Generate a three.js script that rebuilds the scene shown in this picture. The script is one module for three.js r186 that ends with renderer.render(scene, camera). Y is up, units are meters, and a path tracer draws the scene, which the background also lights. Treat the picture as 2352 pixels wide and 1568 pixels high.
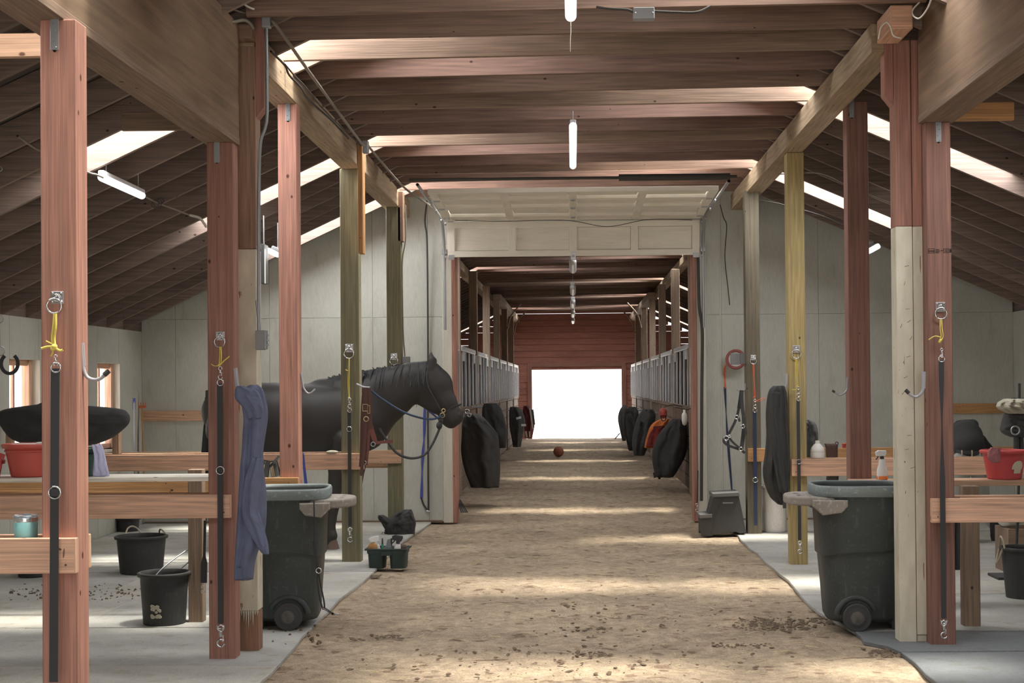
import * as THREE from 'three';
import { RoundedBoxGeometry } from 'three/addons/geometries/RoundedBoxGeometry.js';
import { mergeGeometries, mergeVertices } from 'three/addons/utils/BufferGeometryUtils.js';
import { MarchingCubes } from 'three/addons/objects/MarchingCubes.js';
import { RectAreaLightUniformsLib } from 'three/addons/lights/RectAreaLightUniformsLib.js';

// ------------------------------------------------------------------ camera, sky, sun, exposure
RectAreaLightUniformsLib.init();
const W = 2352, H = 1568, F = 3267, EYE = 1.7;
const scene = new THREE.Scene();
const camera = new THREE.PerspectiveCamera(2 * Math.atan(H / 2 / F) * 180 / Math.PI, W / H, 0.05, 400);
camera.position.set(0, EYE, 0);
camera.rotation.set(0.012, 0.022, -0.008, 'YXZ');
camera.setViewOffset(W, H, -72, -62, W, H);
camera.updateMatrixWorld();
const renderer = new THREE.WebGLRenderer({ antialias: true });
renderer.toneMapping = THREE.LinearToneMapping;
renderer.toneMappingExposure = 1.18;
renderer.shadowMap.enabled = true;
scene.background = new THREE.Color(2.0, 2.04, 2.1);            // bright even overcast
const sun = new THREE.DirectionalLight(new THREE.Color(1, 0.955, 0.89), 21.0);   // veiled sun, high on the right
sun.position.set(3.4, 10, -11.4); sun.target.position.set(0, 0, -12);
sun.shadow.radius = 18; sun.castShadow = true;
Object.assign(sun.shadow.camera, { left: -30, right: 30, top: 30, bottom: -30, near: 0.1, far: 80 });
sun.name = 'sun';
scene.add(sun, sun.target);
const SKYLIGHT = 11.0, TUBE = 9.0;                                // radiance of the glazed roof strips and of the tube lamps

// ------------------------------------------------------------------ small helpers
const V3 = THREE.Vector3, V = (x, y, z) => new V3(x, y, z);
const ray = (x, y) => V((x - 1248) / F, -(y - 846) / F, -1).applyQuaternion(camera.quaternion);
const at = (x, y, D) => { const v = ray(x, y); return v.multiplyScalar(-D / v.z).add(camera.position); };          // where a line of sight reaches depth D
const floorAt = (x, y, h = 0) => { const v = ray(x, y); return v.multiplyScalar((h - EYE) / v.y).add(camera.position); };
let seed = 7;
const rnd = () => { seed = (seed * 1664525 + 1013904223) >>> 0; return seed / 4294967296; };
const rr = (a, b) => a + (b - a) * rnd();
const lerp = (a, b, t) => a + (b - a) * t, clamp = (x, a, b) => Math.min(b, Math.max(a, x)), sstep = (a, b, x) => { const t = clamp((x - a) / (b - a), 0, 1); return t * t * (3 - 2 * t); };
const hash = (x, y, s) => { let h = (x * 374761393 + y * 668265263 + s * 974634521) | 0; h = Math.imul(h ^ (h >>> 13), 1274126177); return ((h ^ (h >>> 16)) >>> 0) / 4294967296; };
const mod = (a, n) => ((a % n) + n) % n;
function pn(x, y, px, py, s) {                                      // periodic value noise, 0..1
  const ix = Math.floor(x), iy = Math.floor(y), fx = x - ix, fy = y - iy, u = fx * fx * (3 - 2 * fx), v = fy * fy * (3 - 2 * fy);
  const a = mod(ix, px), b = mod(ix + 1, px), c = mod(iy, py), d = mod(iy + 1, py);
  return lerp(lerp(hash(a, c, s), hash(b, c, s), u), lerp(hash(a, d, s), hash(b, d, s), u), v);
}
function fbm(u, v, px, py, s, o = 4) { let t = 0, a = 0.5, n = 0; for (let i = 0; i < o; i++) { t += a * pn(u * px, v * py, px, py, s + i); n += a; a *= 0.5; px *= 2; py *= 2; } return t / n; }
const noise2 = (x, y, s = 1) => fbm(x / 64, y / 64, 64, 64, s, 3) * 2 - 1;

const used = new Map();
function numbered(n) { const k = used.get(n) ?? 0; used.set(n, k + 1); return k ? n + '_' + String(k).padStart(3, '0') : n; }
function tag(o, label, category, group) { o.userData = { ...o.userData, label, category }; if (group) o.userData.group = group; return o; }
function thing(name, label, category, p = V(0, 0, 0), turn = 0, group) {
  const o = new THREE.Group(); o.name = numbered(name); o.position.copy(p); o.rotation.y = turn; scene.add(o); o.updateMatrixWorld();
  return tag(o, label, category, group);
}
function structure(name, p = V(0, 0, 0)) { const o = new THREE.Group(); o.name = name; o.position.copy(p); o.userData.kind = 'structure'; scene.add(o); o.updateMatrixWorld(); return o; }
// adds a mesh whose geometry is given in world metres as a part of parent (the parent's place is taken off)
const inv = new THREE.Matrix4();
function part(parent, name, geo, mat, local = false) {
  const g = Array.isArray(geo) ? mergeGeometries(geo.map((q) => { const k = q.index ? q.toNonIndexed() : q.clone(); for (const a of Object.keys(k.attributes)) if (!['position', 'normal', 'uv'].includes(a)) k.deleteAttribute(a); if (!k.attributes.uv) k.setAttribute('uv', new THREE.BufferAttribute(new Float32Array(k.attributes.position.count * 2), 2)); return k; })) : geo;
  if (!local && parent !== scene) { parent.updateMatrixWorld(); g.applyMatrix4(inv.copy(parent.matrixWorld).invert()); }
  const m = new THREE.Mesh(g, mat); m.castShadow = m.receiveShadow = true;
  m.name = parent === scene ? numbered(name) : partName(parent, name); parent.add(m); return m;
}
function partName(parent, name) { const c = (parent.userData.counts ??= {}); const k = c[name] ?? 0; c[name] = k + 1; return k ? name + '_' + String(k).padStart(3, '0') : name; }

// ------------------------------------------------------------------ geometry helpers
function boxUV(g, grain, scale = [0.5, 2]) {                       // uv in metres, grain running along the given axis
  const p = g.attributes.position, n = g.attributes.normal, uv = new Float32Array(p.count * 2), o1 = rnd(), o2 = rnd();
  for (let i = 0; i < p.count; i++) {
    const a = [Math.abs(n.getX(i)), Math.abs(n.getY(i)), Math.abs(n.getZ(i))], q = [p.getX(i), p.getY(i), p.getZ(i)];
    const face = a.indexOf(Math.max(...a)), rest = [0, 1, 2].filter((k) => k !== face);
    const along = rest.includes(grain) ? grain : rest[0], across = rest.find((k) => k !== along);
    uv[2 * i] = q[across] / scale[0] + o1 + face * 0.31; uv[2 * i + 1] = q[along] / scale[1] + o2;
  }
  g.setAttribute('uv', new THREE.BufferAttribute(uv, 2)); return g;
}
function beamGeo(sx, sy, sz, bevel = 0.005, plain = false) {
  const g = plain || bevel <= 0 ? new THREE.BoxGeometry(sx, sy, sz).toNonIndexed() : new RoundedBoxGeometry(sx, sy, sz, 1, Math.min(bevel, sx / 2.1, sy / 2.1, sz / 2.1));
  const s = [sx, sy, sz]; return boxUV(g, s.indexOf(Math.max(...s)));
}
const boxAt = (x0, x1, y0, y1, z0, z1, bevel = 0.005, plain) => beamGeo(Math.abs(x1 - x0), Math.abs(y1 - y0), Math.abs(z1 - z0), bevel, plain).translate((x0 + x1) / 2, (y0 + y1) / 2, (z0 + z1) / 2);
function barBetween(a, b, w, d, bevel = 0.004) {                   // a straight timber from a to b
  const l = a.distanceTo(b), g = beamGeo(w, l, d, bevel), y = b.clone().sub(a).normalize();
  let x = Math.abs(y.z) > 0.99 ? V(1, 0, 0) : V(0, 0, 1).cross(y).negate().normalize(); if (x.lengthSq() < 0.01) x = V(1, 0, 0);
  const z = x.clone().cross(y).normalize(); x = y.clone().cross(z);
  g.applyMatrix4(new THREE.Matrix4().makeBasis(x, y, z)); const c = a.clone().add(b).multiplyScalar(0.5); return g.translate(c.x, c.y, c.z);
}
function tube(pts, r, seg = 40, rad = 8, closed = false) { return new THREE.TubeGeometry(new THREE.CatmullRomCurve3(pts, closed, 'catmullrom', 0.5), seg, r, rad, closed); }
const cyl = (r0, r1, h, x, y, z, n = 24) => new THREE.CylinderGeometry(r1, r0, h, n).translate(x, y + h / 2, z);
const lathe = (prof, x = 0, y = 0, z = 0, n = 40) => new THREE.LatheGeometry(prof.map(([r, h]) => new THREE.Vector2(Math.max(r, 0.0001), h)), n).translate(x, y, z);
const torus = (r, t, p, n = 24) => new THREE.TorusGeometry(r, t, 8, n).translate(p.x, p.y, p.z);
function ribbon(pts, w, t = 0.003, side = null, seg = 40) {        // a flat strap along pts; width lies across the path in the plane facing +z unless side is given
  const c = new THREE.CatmullRomCurve3(pts, false, 'catmullrom', 0.4), pos = [], idx = [];
  for (let i = 0; i <= seg; i++) {
    const u = i / seg, p = c.getPoint(u), tan = c.getTangent(u), ww = typeof w === 'function' ? w(u) : w;
    const s = (side ? (typeof side === 'function' ? side(u) : side.clone()) : V(-tan.y, tan.x, 0)).normalize(), n = tan.clone().cross(s).normalize();
    for (const [a, b] of [[-1, -1], [1, -1], [1, 1], [-1, 1]]) { const q = p.clone().addScaledVector(s, a * ww / 2).addScaledVector(n, b * t / 2); pos.push(q.x, q.y, q.z); }
    if (i) for (let k = 0; k < 4; k++) { const a = (i - 1) * 4 + k, b = (i - 1) * 4 + (k + 1) % 4; idx.push(a, b, a + 4, b, b + 4, a + 4); }
  }
  idx.push(0, 2, 1, 0, 3, 2); const e = seg * 4; idx.push(e, e + 1, e + 2, e, e + 2, e + 3);
  const g = new THREE.BufferGeometry(); g.setAttribute('position', new THREE.Float32BufferAttribute(pos, 3)); g.setIndex(idx);
  const f = g.toNonIndexed(); f.computeVertexNormals(); return f;
}
// hanging cloth: rows of [pixel row, left edge, right edge, thickness share]; a closed body with folds, at depth D
function drape(rows, D, thick, { folds = 5, amp = 0.35, seedN = 1, seg = 56, rowsN = 60, front = 1 } = {}) {
  const cl = new THREE.CatmullRomCurve3(rows.map(([y, l]) => V(l, y, 0)), false, 'catmullrom', 0.5), cr = new THREE.CatmullRomCurve3(rows.map(([y, , r]) => V(r, y, 0)), false, 'catmullrom', 0.5);
  const th = (u) => { const f = u * (rows.length - 1), i = Math.min(rows.length - 2, Math.floor(f)); return lerp(rows[i][3] ?? 1, rows[i + 1][3] ?? 1, f - i); };
  const pos = [], idx = [], uv = [];
  for (let j = 0; j <= rowsN; j++) {
    const u = j / rowsN, l = cl.getPoint(u), r = cr.getPoint(u), A = at(l.x, l.y, D), B = at(r.x, r.y, D), half = A.distanceTo(B) / 2, c = A.clone().add(B).multiplyScalar(0.5), ax = B.clone().sub(A).normalize();
    for (let i = 0; i < seg; i++) {
      const a = i / seg * Math.PI * 2, cs = Math.cos(a), sn = Math.sin(a), s = cs;
      const rip = Math.sin(s * folds * 1.7 + noise2(u * 5 + seedN * 3, s * 2, seedN) * 2.2) * 0.5 + noise2(s * 4 + 9, u * 7, seedN + 5) * 0.5;
      const dz = thick * th(u) * (Math.sign(sn) * Math.pow(Math.abs(sn), 0.7) * (1 + rip * amp * (sn > 0 ? front : 0.4)) );
      const q = c.clone().addScaledVector(ax, cs * half); q.z += dz; q.y += noise2(s * 3, u * 3, seedN + 8) * 0.006;
      pos.push(q.x, q.y, q.z); uv.push(s * half / 0.5, q.y / 0.5);
    }
  }
  for (let j = 0; j < rowsN; j++) for (let i = 0; i < seg; i++) { const a = j * seg + i, b = j * seg + (i + 1) % seg; idx.push(a, a + seg, b, b, a + seg, b + seg); }
  for (const j of [0, rowsN]) { const c = V(0, 0, 0); for (let i = 0; i < seg; i++) c.add(V(pos[(j * seg + i) * 3], pos[(j * seg + i) * 3 + 1], pos[(j * seg + i) * 3 + 2])); c.divideScalar(seg); const k = pos.length / 3; pos.push(c.x, c.y, c.z); uv.push(0, 0); for (let i = 0; i < seg; i++) { const a = j * seg + i, b = j * seg + (i + 1) % seg; j ? idx.push(a, k, b) : idx.push(a, b, k); } }
  const g = new THREE.BufferGeometry(); g.setAttribute('position', new THREE.Float32BufferAttribute(pos, 3)); g.setAttribute('uv', new THREE.Float32BufferAttribute(uv, 2)); g.setIndex(idx); g.computeVertexNormals();
  const p = g.attributes.position, n0 = g.attributes.normal, mid = V(0, 0, 0); // face outwards
  let out = 0; for (let i = 0; i < seg * (rowsN - 2); i += 7) out += n0.getZ(i) * Math.sign(Math.sin((i % seg) / seg * Math.PI * 2)); if (out < 0) { const ix = g.index.array; for (let i = 0; i < ix.length; i += 3) { const t = ix[i]; ix[i] = ix[i + 1]; ix[i + 1] = t; } g.computeVertexNormals(); }
  return g;
}
// smooth-union field of tapered capsules meshed on a grid: prims [a, b, ra, rb, zScale]
function blob(prims, lo, hi, n, k) {
  const mc = new MarchingCubes(n, new THREE.MeshStandardMaterial(), false, false, 400000); mc.isolation = 0;
  const size = hi.clone().sub(lo), p = V(0, 0, 0), field = mc.field;
  const P = prims.map(([a, b, ra, rb, zs = 1, kk = k]) => ({ a, d: b.clone().sub(a), ra, rb, zs, kk, zc: (a.z + b.z) / 2 }));
  for (const q of P) { q.d2 = q.d.x * q.d.x + q.d.y * q.d.y + q.d.z * q.d.z * q.zs * q.zs; }
  for (let z = 0; z < n; z++) for (let y = 0; y < n; y++) for (let x = 0; x < n; x++) {
    const px = lo.x + size.x * x / n, py = lo.y + size.y * y / n, pz = lo.z + size.z * z / n;
    let f = 10;
    for (const q of P) {
      const ux = px - q.a.x, uy = py - q.a.y, uz = (pz - q.a.z) * q.zs, t = q.d2 ? clamp((ux * q.d.x + uy * q.d.y + uz * q.d.z * q.zs) / q.d2, 0, 1) : 0;
      const ex = ux - q.d.x * t, ey = uy - q.d.y * t, ez = uz - q.d.z * q.zs * t, d = Math.sqrt(ex * ex + ey * ey + ez * ez) - lerp(q.ra, q.rb, t);
      const h = clamp(0.5 + 0.5 * (f - d) / q.kk, 0, 1); f = f + (d - f) * h - q.kk * h * (1 - h);
    }
    field[x + y * n + z * n * n] = -f;
  }
  mc.update();
  const c = mc.count, src = mc.positionArray.slice(0, c * 3); let g = new THREE.BufferGeometry(); g.setAttribute('position', new THREE.BufferAttribute(src, 3));
  for (let i = 0; i < c; i++) { src[3 * i] = lo.x + (src[3 * i] + 1) / 2 * size.x; src[3 * i + 1] = lo.y + (src[3 * i + 1] + 1) / 2 * size.y; src[3 * i + 2] = lo.z + (src[3 * i + 2] + 1) / 2 * size.z; }
  g = mergeVertices(g, 0.0004); g.computeVertexNormals(); g.setAttribute('uv', new THREE.BufferAttribute(new Float32Array(g.attributes.position.count * 2), 2));
  return g;
}

// ------------------------------------------------------------------ textures (grain, stains, wear) and materials
function tex(w, h, fn, srgb = true) {
  const d = new Uint8Array(w * h * 4);
  for (let y = 0; y < h; y++) for (let x = 0; x < w; x++) { const c = fn(x / w, y / h), o = (y * w + x) * 4; const a = Array.isArray(c) ? c : [c, c, c]; for (let k = 0; k < 3; k++) d[o + k] = clamp(Math.round(a[k]), 0, 255); d[o + 3] = 255; }
  const t = new THREE.DataTexture(d, w, h, THREE.RGBAFormat); t.wrapS = t.wrapT = THREE.RepeatWrapping; t.magFilter = THREE.LinearFilter; t.minFilter = THREE.LinearMipmapLinearFilter; if (srgb) t.colorSpace = THREE.SRGBColorSpace; t.needsUpdate = true; return t;
}
const knots = Array.from({ length: 4 }, () => [rnd(), rnd(), rr(0.012, 0.036)]);
const woodV = (u, v) => {
  let w = u, k = 0;
  for (const [ku, kv, kr] of knots) { let du = u - ku, dv = (v - kv) * 4; du -= Math.round(du); dv -= Math.round(dv / 4) * 4; const d = Math.hypot(du, dv * 0.7); w += du * Math.exp(-d * d / (kr * kr * 6)) * 0.7; k = Math.max(k, sstep(kr * 0.85, kr * 0.35, d)); }
  const ring = Math.sin((w * 9 + fbm(u, v, 3, 2, 11, 2) * 3.2) * Math.PI * 2) * 0.5 + 0.5, fib = pn(u * 150, v * 14, 150, 14, 3), fib2 = pn(u * 60, v * 6, 60, 6, 5), blot = fbm(u, v, 3, 4, 21, 3);
  return { ring, fib, fib2, blot, k };
};
const tWood = tex(512, 1024, (u, v) => { const { ring, fib, fib2, blot, k } = woodV(u, v); const b = 205 + ring * 16 + (fib - 0.5) * 34 + (fib2 - 0.5) * 26 + (blot - 0.5) * 46; return [b * (1 - k * 0.5), b * (1 - k * 0.58) - ring * 2, b * (1 - k * 0.6) - ring * 4]; });
const tWoodB = tex(256, 512, (u, v) => { const { ring, fib, fib2 } = woodV(u, v); return 120 + ring * 30 + (fib - 0.5) * 80 + (fib2 - 0.5) * 60; }, false);
const tPly = tex(512, 512, (u, v) => { const s = fbm(u, v, 24, 3, 31, 3), b = fbm(u, v, 4, 4, 33, 4), sp = pn(u * 90, v * 90, 90, 90, 35) > 0.965 ? -30 : 0; const q = 200 + (s - 0.5) * 50 + (b - 0.5) * 60 + sp; return [q, q * 0.985, q * 0.96]; });
const tWall = tex(512, 512, (u, v) => { const b = fbm(u, v, 5, 4, 41, 4), g = pn(u * 160, v * 24, 160, 24, 43), sp = pn(u * 60, v * 60, 60, 60, 45) > 0.985 ? -22 : 0, st = sstep(0.6, 0.9, fbm(u, v, 11, 3, 47, 4)) * 12; const q = 218 + (b - 0.5) * 18 + (g - 0.5) * 12 + sp - st; return [q, q - st * 0.1, q - st * 0.5]; });
const tMat = tex(512, 512, (u, v) => { const b = fbm(u, v, 4, 4, 51, 5), g = pn(u * 200, v * 200, 200, 200, 53), m = sstep(0.6, 0.8, fbm(u, v, 14, 12, 55, 4)), q = 200 + (b - 0.5) * 44 + (g - 0.5) * 22; return [q - m * 12, q - m * 16, q - m * 24]; });
const tMatB = tex(256, 256, (u, v) => 128 + (pn(u * 120, v * 120, 120, 120, 57) - 0.5) * 90 + (fbm(u, v, 20, 20, 58, 2) - 0.5) * 60, false);
const tDirt = tex(1024, 1024, (u, v) => {
  const b = fbm(u, v, 4, 4, 61, 5), g = pn(u * 300, v * 300, 300, 300, 63), c = fbm(u, v, 40, 40, 65, 3), dark = sstep(0.66, 0.8, fbm(u, v, 22, 26, 67, 4)), pale = pn(u * 220, v * 220, 220, 220, 69) > 0.955 ? 34 : 0, chip = pn(u * 110 + 5, v * 150, 110, 150, 71) > 0.93 ? -42 : 0;
  const q = 198 + (b - 0.5) * 64 + (g - 0.5) * 40 + (c - 0.5) * 60 + pale + chip; return [q - dark * 46, q - dark * 56 + pale * 0.1, q - dark * 62 + pale * 0.3];
});
const tDirtB = tex(1024, 1024, (u, v) => 90 + fbm(u, v, 30, 30, 73, 4) * 120 + (pn(u * 260, v * 260, 260, 260, 75) - 0.5) * 60, false);
const tCloth = tex(256, 256, (u, v) => { const w = (Math.sin(u * Math.PI * 2 * 60) + Math.sin(v * Math.PI * 2 * 60)) * 8, b = fbm(u, v, 6, 6, 81, 4); return 212 + w + (b - 0.5) * 44; });
const tScuff = tex(512, 512, (u, v) => { const b = fbm(u, v, 5, 5, 91, 4), s = sstep(0.68, 0.8, fbm(u, v, 40, 7, 93, 3)), sp = sstep(0.8, 0.9, pn(u * 70, v * 60, 70, 60, 95)); const q = 178 + (b - 0.5) * 50 + s * 36 + sp * 30; return [q, q, q * 0.99]; });
// old white paint that has flaked off brown timber in upright flakes
const tPeel = tex(512, 1024, (u, v) => { const f = fbm(u, v, 9, 5, 101, 5), e = fbm(u, v, 26, 6, 103, 3), off = sstep(0.70, 0.715, f * 0.66 + e * 0.34), n = pn(u * 90, v * 40, 90, 40, 105) > 0.965 ? 1 : 0, b = fbm(u, v, 8, 12, 107, 4); const q = 214 + (b - 0.5) * 36; return off ? [150 + (b - 0.5) * 60, 104 + (b - 0.5) * 50, 76] : [q - n * 90, q - 6 - n * 96, q - 26 - n * 96]; });
const tRed = tex(512, 512, (u, v) => { const b = fbm(u, v, 6, 6, 111, 4), s = sstep(0.57, 0.68, fbm(u, v, 9, 7, 113, 4)); return [226 + (b - 0.5) * 24, 205 + s * 50 + (b - 0.5) * 20, 205 + s * 40]; });

const AVG = 0.6;                                                    // mean of the neutral grain maps, so colours below are the real ones
const P = (r, g, b, o = {}) => { const s = o.map && !o.keep ? 1 / AVG : 1; delete o.keep; const m = new THREE.MeshStandardMaterial({ roughness: 0.75, ...o }); m.color.setRGB(r * s, g * s, b * s); return m; };
const wood = (r, g, b, o = {}) => P(r, g, b, { map: tWood, bumpMap: tWoodB, bumpScale: 0.0015, roughness: 0.8, ...o });
const M = {
  fir: wood(0.38, 0.19, 0.145), firB: wood(0.29, 0.145, 0.11), firC: wood(0.22, 0.115, 0.09), firRail: wood(0.60, 0.37, 0.26), firRailB: wood(0.52, 0.33, 0.22), firOrange: wood(0.46, 0.25, 0.11),
  joist: wood(0.215, 0.14, 0.105), joistB: wood(0.25, 0.175, 0.13), joistC: wood(0.19, 0.115, 0.09), rafter: wood(0.17, 0.125, 0.104), rafterB: wood(0.21, 0.155, 0.128),
  treated: wood(0.17, 0.155, 0.095), treatedDark: wood(0.14, 0.12, 0.085), yellow: wood(0.38, 0.30, 0.14), beam: wood(0.33, 0.245, 0.16), old: wood(0.26, 0.165, 0.115), pale: wood(0.55, 0.47, 0.36), siding: wood(0.33, 0.145, 0.11), brown: wood(0.22, 0.155, 0.11), stall: wood(0.20, 0.145, 0.11), stallPost: wood(0.30, 0.225, 0.165),
  shelf: P(0.72, 0.68, 0.60, { map: tWood, roughness: 0.6 }), ply: P(0.24, 0.165, 0.11, { map: tPly, roughness: 0.75 }),
  peel: P(0.92, 0.92, 0.92, { map: tPeel, keep: true, roughness: 0.7 }), peelEnd: wood(0.25, 0.14, 0.09),
  roof: P(0.11, 0.09, 0.08, { roughness: 0.85 }), wall: P(0.43, 0.43, 0.385, { map: tWall, roughness: 0.75 }), door: P(0.72, 0.68, 0.60, { map: tWall, roughness: 0.7 }), trim: P(0.55, 0.52, 0.45, { map: tWall, roughness: 0.7 }),
  mat: P(0.40, 0.395, 0.37, { map: tMat, bumpMap: tMatB, bumpScale: 0.002, roughness: 0.85 }), matB: P(0.43, 0.415, 0.375, { map: tMat, bumpMap: tMatB, bumpScale: 0.002, roughness: 0.85 }), matBlue: P(0.15, 0.16, 0.17, { map: tMat, bumpMap: tMatB, bumpScale: 0.002, roughness: 0.8 }),
  dirt: P(0.37, 0.285, 0.20, { map: tDirt, bumpMap: tDirtB, bumpScale: 0.02, roughness: 0.95 }), clod: P(0.15, 0.11, 0.075, { roughness: 1 }), straw: P(0.62, 0.52, 0.33, { roughness: 0.9 }), gravel: P(0.75, 0.72, 0.68, { map: tDirt, roughness: 1 }),
  galv: P(0.34, 0.36, 0.38, { metalness: 0.6, roughness: 0.45 }), bar: P(0.8, 0.8, 0.82, { metalness: 0.9, roughness: 0.2 }), rail: P(0.7, 0.71, 0.73, { metalness: 0.3, roughness: 0.4 }), chrome: P(0.72, 0.73, 0.75, { metalness: 1, roughness: 0.18 }), brass: P(0.62, 0.50, 0.28, { metalness: 1, roughness: 0.35 }), steel: P(0.45, 0.46, 0.49, { metalness: 0.8, roughness: 0.4 }), hook: P(0.42, 0.42, 0.46, { metalness: 0.2, roughness: 0.45 }),
  nylon: P(0.045, 0.045, 0.047, { roughness: 0.75 }), black: P(0.05, 0.05, 0.05, { roughness: 0.7 }), blackCloth: P(0.045, 0.045, 0.045, { map: tCloth, roughness: 0.95 }), rubber: P(0.048, 0.049, 0.049, { map: tScuff, roughness: 0.65 }),
  twine: P(0.75, 0.62, 0.14, { roughness: 0.8 }), twineEnd: P(0.80, 0.76, 0.45, { roughness: 0.9 }), orange: P(0.75, 0.17, 0.08, { roughness: 0.7 }), blueStrap: P(0.025, 0.035, 0.085, { roughness: 0.7 }), blueBright: P(0.07, 0.09, 0.36, { roughness: 0.7 }), blueRope: P(0.04, 0.07, 0.13, { roughness: 0.8 }),
  bin: P(0.062, 0.075, 0.075, { map: tScuff, roughness: 0.55 }), binRim: P(0.28, 0.33, 0.34, { map: tScuff, roughness: 0.65 }), binHandle: P(0.40, 0.36, 0.33, { map: tScuff, roughness: 0.75 }), wheel: P(0.06, 0.06, 0.062, { roughness: 0.7 }), hub: P(0.16, 0.15, 0.14, { map: tScuff, roughness: 0.8 }),
  red: P(0.78, 0.17, 0.13, { map: tRed, keep: true, roughness: 0.45 }), redB: P(0.55, 0.07, 0.07, { roughness: 0.5 }), rag: P(0.34, 0.14, 0.14, { map: tCloth, roughness: 1 }), white: P(0.78, 0.77, 0.74, { roughness: 0.45 }), whiteDirty: P(0.66, 0.62, 0.58, { map: tMat, roughness: 0.6 }), teal: P(0.20, 0.42, 0.42, { roughness: 0.35 }), clear: new THREE.MeshPhysicalMaterial({ color: 0xdfeaf0, transmission: 0.85, roughness: 0.08, thickness: 0 }),
  hoodie: P(0.12, 0.135, 0.21, { map: tCloth, roughness: 0.95 }), lavender: P(0.55, 0.55, 0.78, { map: tCloth, roughness: 1 }), greenTub: P(0.05, 0.11, 0.085, { map: tScuff, roughness: 0.5 }), tote: P(0.035, 0.06, 0.055, { map: tScuff, roughness: 0.55 }), leather: P(0.11, 0.045, 0.035, { roughness: 0.5 }), leatherRed: P(0.20, 0.07, 0.06, { roughness: 0.55 }), brownLeather: P(0.08, 0.045, 0.035, { roughness: 0.6 }),
  horse: P(0.03, 0.027, 0.025, { roughness: 0.55 }), mane: P(0.022, 0.023, 0.026, { roughness: 0.6 }), hoof: P(0.16, 0.11, 0.085, { roughness: 0.8 }), treadGrey: P(0.13, 0.13, 0.125, { roughness: 0.8 }), grey: P(0.26, 0.27, 0.28, { roughness: 0.5 }), greyBox: P(0.26, 0.26, 0.27, { roughness: 0.5 }), rope: P(0.42, 0.38, 0.28, { roughness: 0.9 }), cable: P(0.25, 0.22, 0.18, { roughness: 0.7 }), cableWhite: P(0.6, 0.57, 0.5, { roughness: 0.7 }), cableDark: P(0.06, 0.055, 0.05, { roughness: 0.7 }),
  lamp: new THREE.MeshStandardMaterial({ color: 0xffffff, emissive: new THREE.Color(0.93, 0.92, 1.0), emissiveIntensity: 1.0 }), lampDim: P(0.7, 0.7, 0.72, { roughness: 0.4 }), pane: new THREE.MeshPhysicalMaterial({ color: 0xf2f2ee, transmission: 0.7, roughness: 0.0, thickness: 0, emissive: new THREE.Color(1, 0.97, 0.92), emissiveIntensity: 2.0 }), glass: new THREE.MeshPhysicalMaterial({ color: 0xffffff, transmission: 1, roughness: 0, thickness: 0 }),
  orangeRug: P(0.70, 0.20, 0.05, { map: tCloth, roughness: 0.8 }), redRug: P(0.22, 0.035, 0.03, { map: tCloth, roughness: 0.9 }), greyRug: P(0.12, 0.12, 0.12, { map: tCloth, roughness: 0.9 }), maroon: P(0.17, 0.05, 0.06, { map: tCloth, roughness: 0.9 }), reflective: P(0.75, 0.75, 0.75, { roughness: 0.3 }), ball: P(0.30, 0.10, 0.06, { roughness: 0.75 }), jeans: P(0.40, 0.40, 0.36, { map: tCloth, roughness: 0.95 }), shirt: P(0.045, 0.045, 0.046, { map: tCloth, roughness: 0.95 }), skin: P(0.50, 0.30, 0.22, { roughness: 0.6 }), hair: P(0.10, 0.06, 0.04, { roughness: 0.7 }), boot: P(0.03, 0.03, 0.03, { roughness: 0.6 }), fleece: P(0.48, 0.45, 0.36, { map: tMat, roughness: 1 }), dial: P(0.6, 0.56, 0.54, { roughness: 0.5 }), dialRed: P(0.30, 0.08, 0.07, { roughness: 0.5 }), copperTool: P(0.55, 0.28, 0.10, { roughness: 0.6 }), cream: P(0.62, 0.55, 0.42, { roughness: 0.8 }),
};

// ------------------------------------------------------------------ the shell of the barn
const WX = 5.43, NEAR = -5.5, WALL = 17.75, END = 45.5;            // side walls, front end behind the camera, cross wall with the lift door, far end
const PITCH = 0.45, rafterY = (x) => 2.5 + PITCH * (WX - Math.abs(x)) + 0.0137 * x;  // underside of the rafters
const joistY = (x) => 4.042 + 0.008 * x;                              // underside of the aisle joists (they sag to the left)
const JD = (k) => 8.85 + 0.61 * k;                                   // joist positions
const ROOF_UP = 0.205;

// ground: packed dirt with small humps
const floor = structure('floor');
{
  const x0 = -6, x1 = 6, z0 = -(END + 0.6), z1 = -NEAR, nx = 130, nz = 460, g = new THREE.PlaneGeometry(x1 - x0, z1 - z0, nx, nz).rotateX(-Math.PI / 2).translate(0, 0, (z0 + z1) / 2);
  const p = g.attributes.position, uv = g.attributes.uv;
  for (let i = 0; i < p.count; i++) { const x = p.getX(i), z = p.getZ(i), lane = sstep(2.6, 1.7, Math.abs(x)); p.setY(i, -0.014 + lane * (noise2(x * 3, z * 3, 2) * 0.02 + noise2(x * 9, z * 9, 4) * 0.012)); uv.setXY(i, x / 2.3, z / 2.3); }
  g.computeVertexNormals(); part(floor, 'packed_dirt', g, M.dirt);
}
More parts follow.
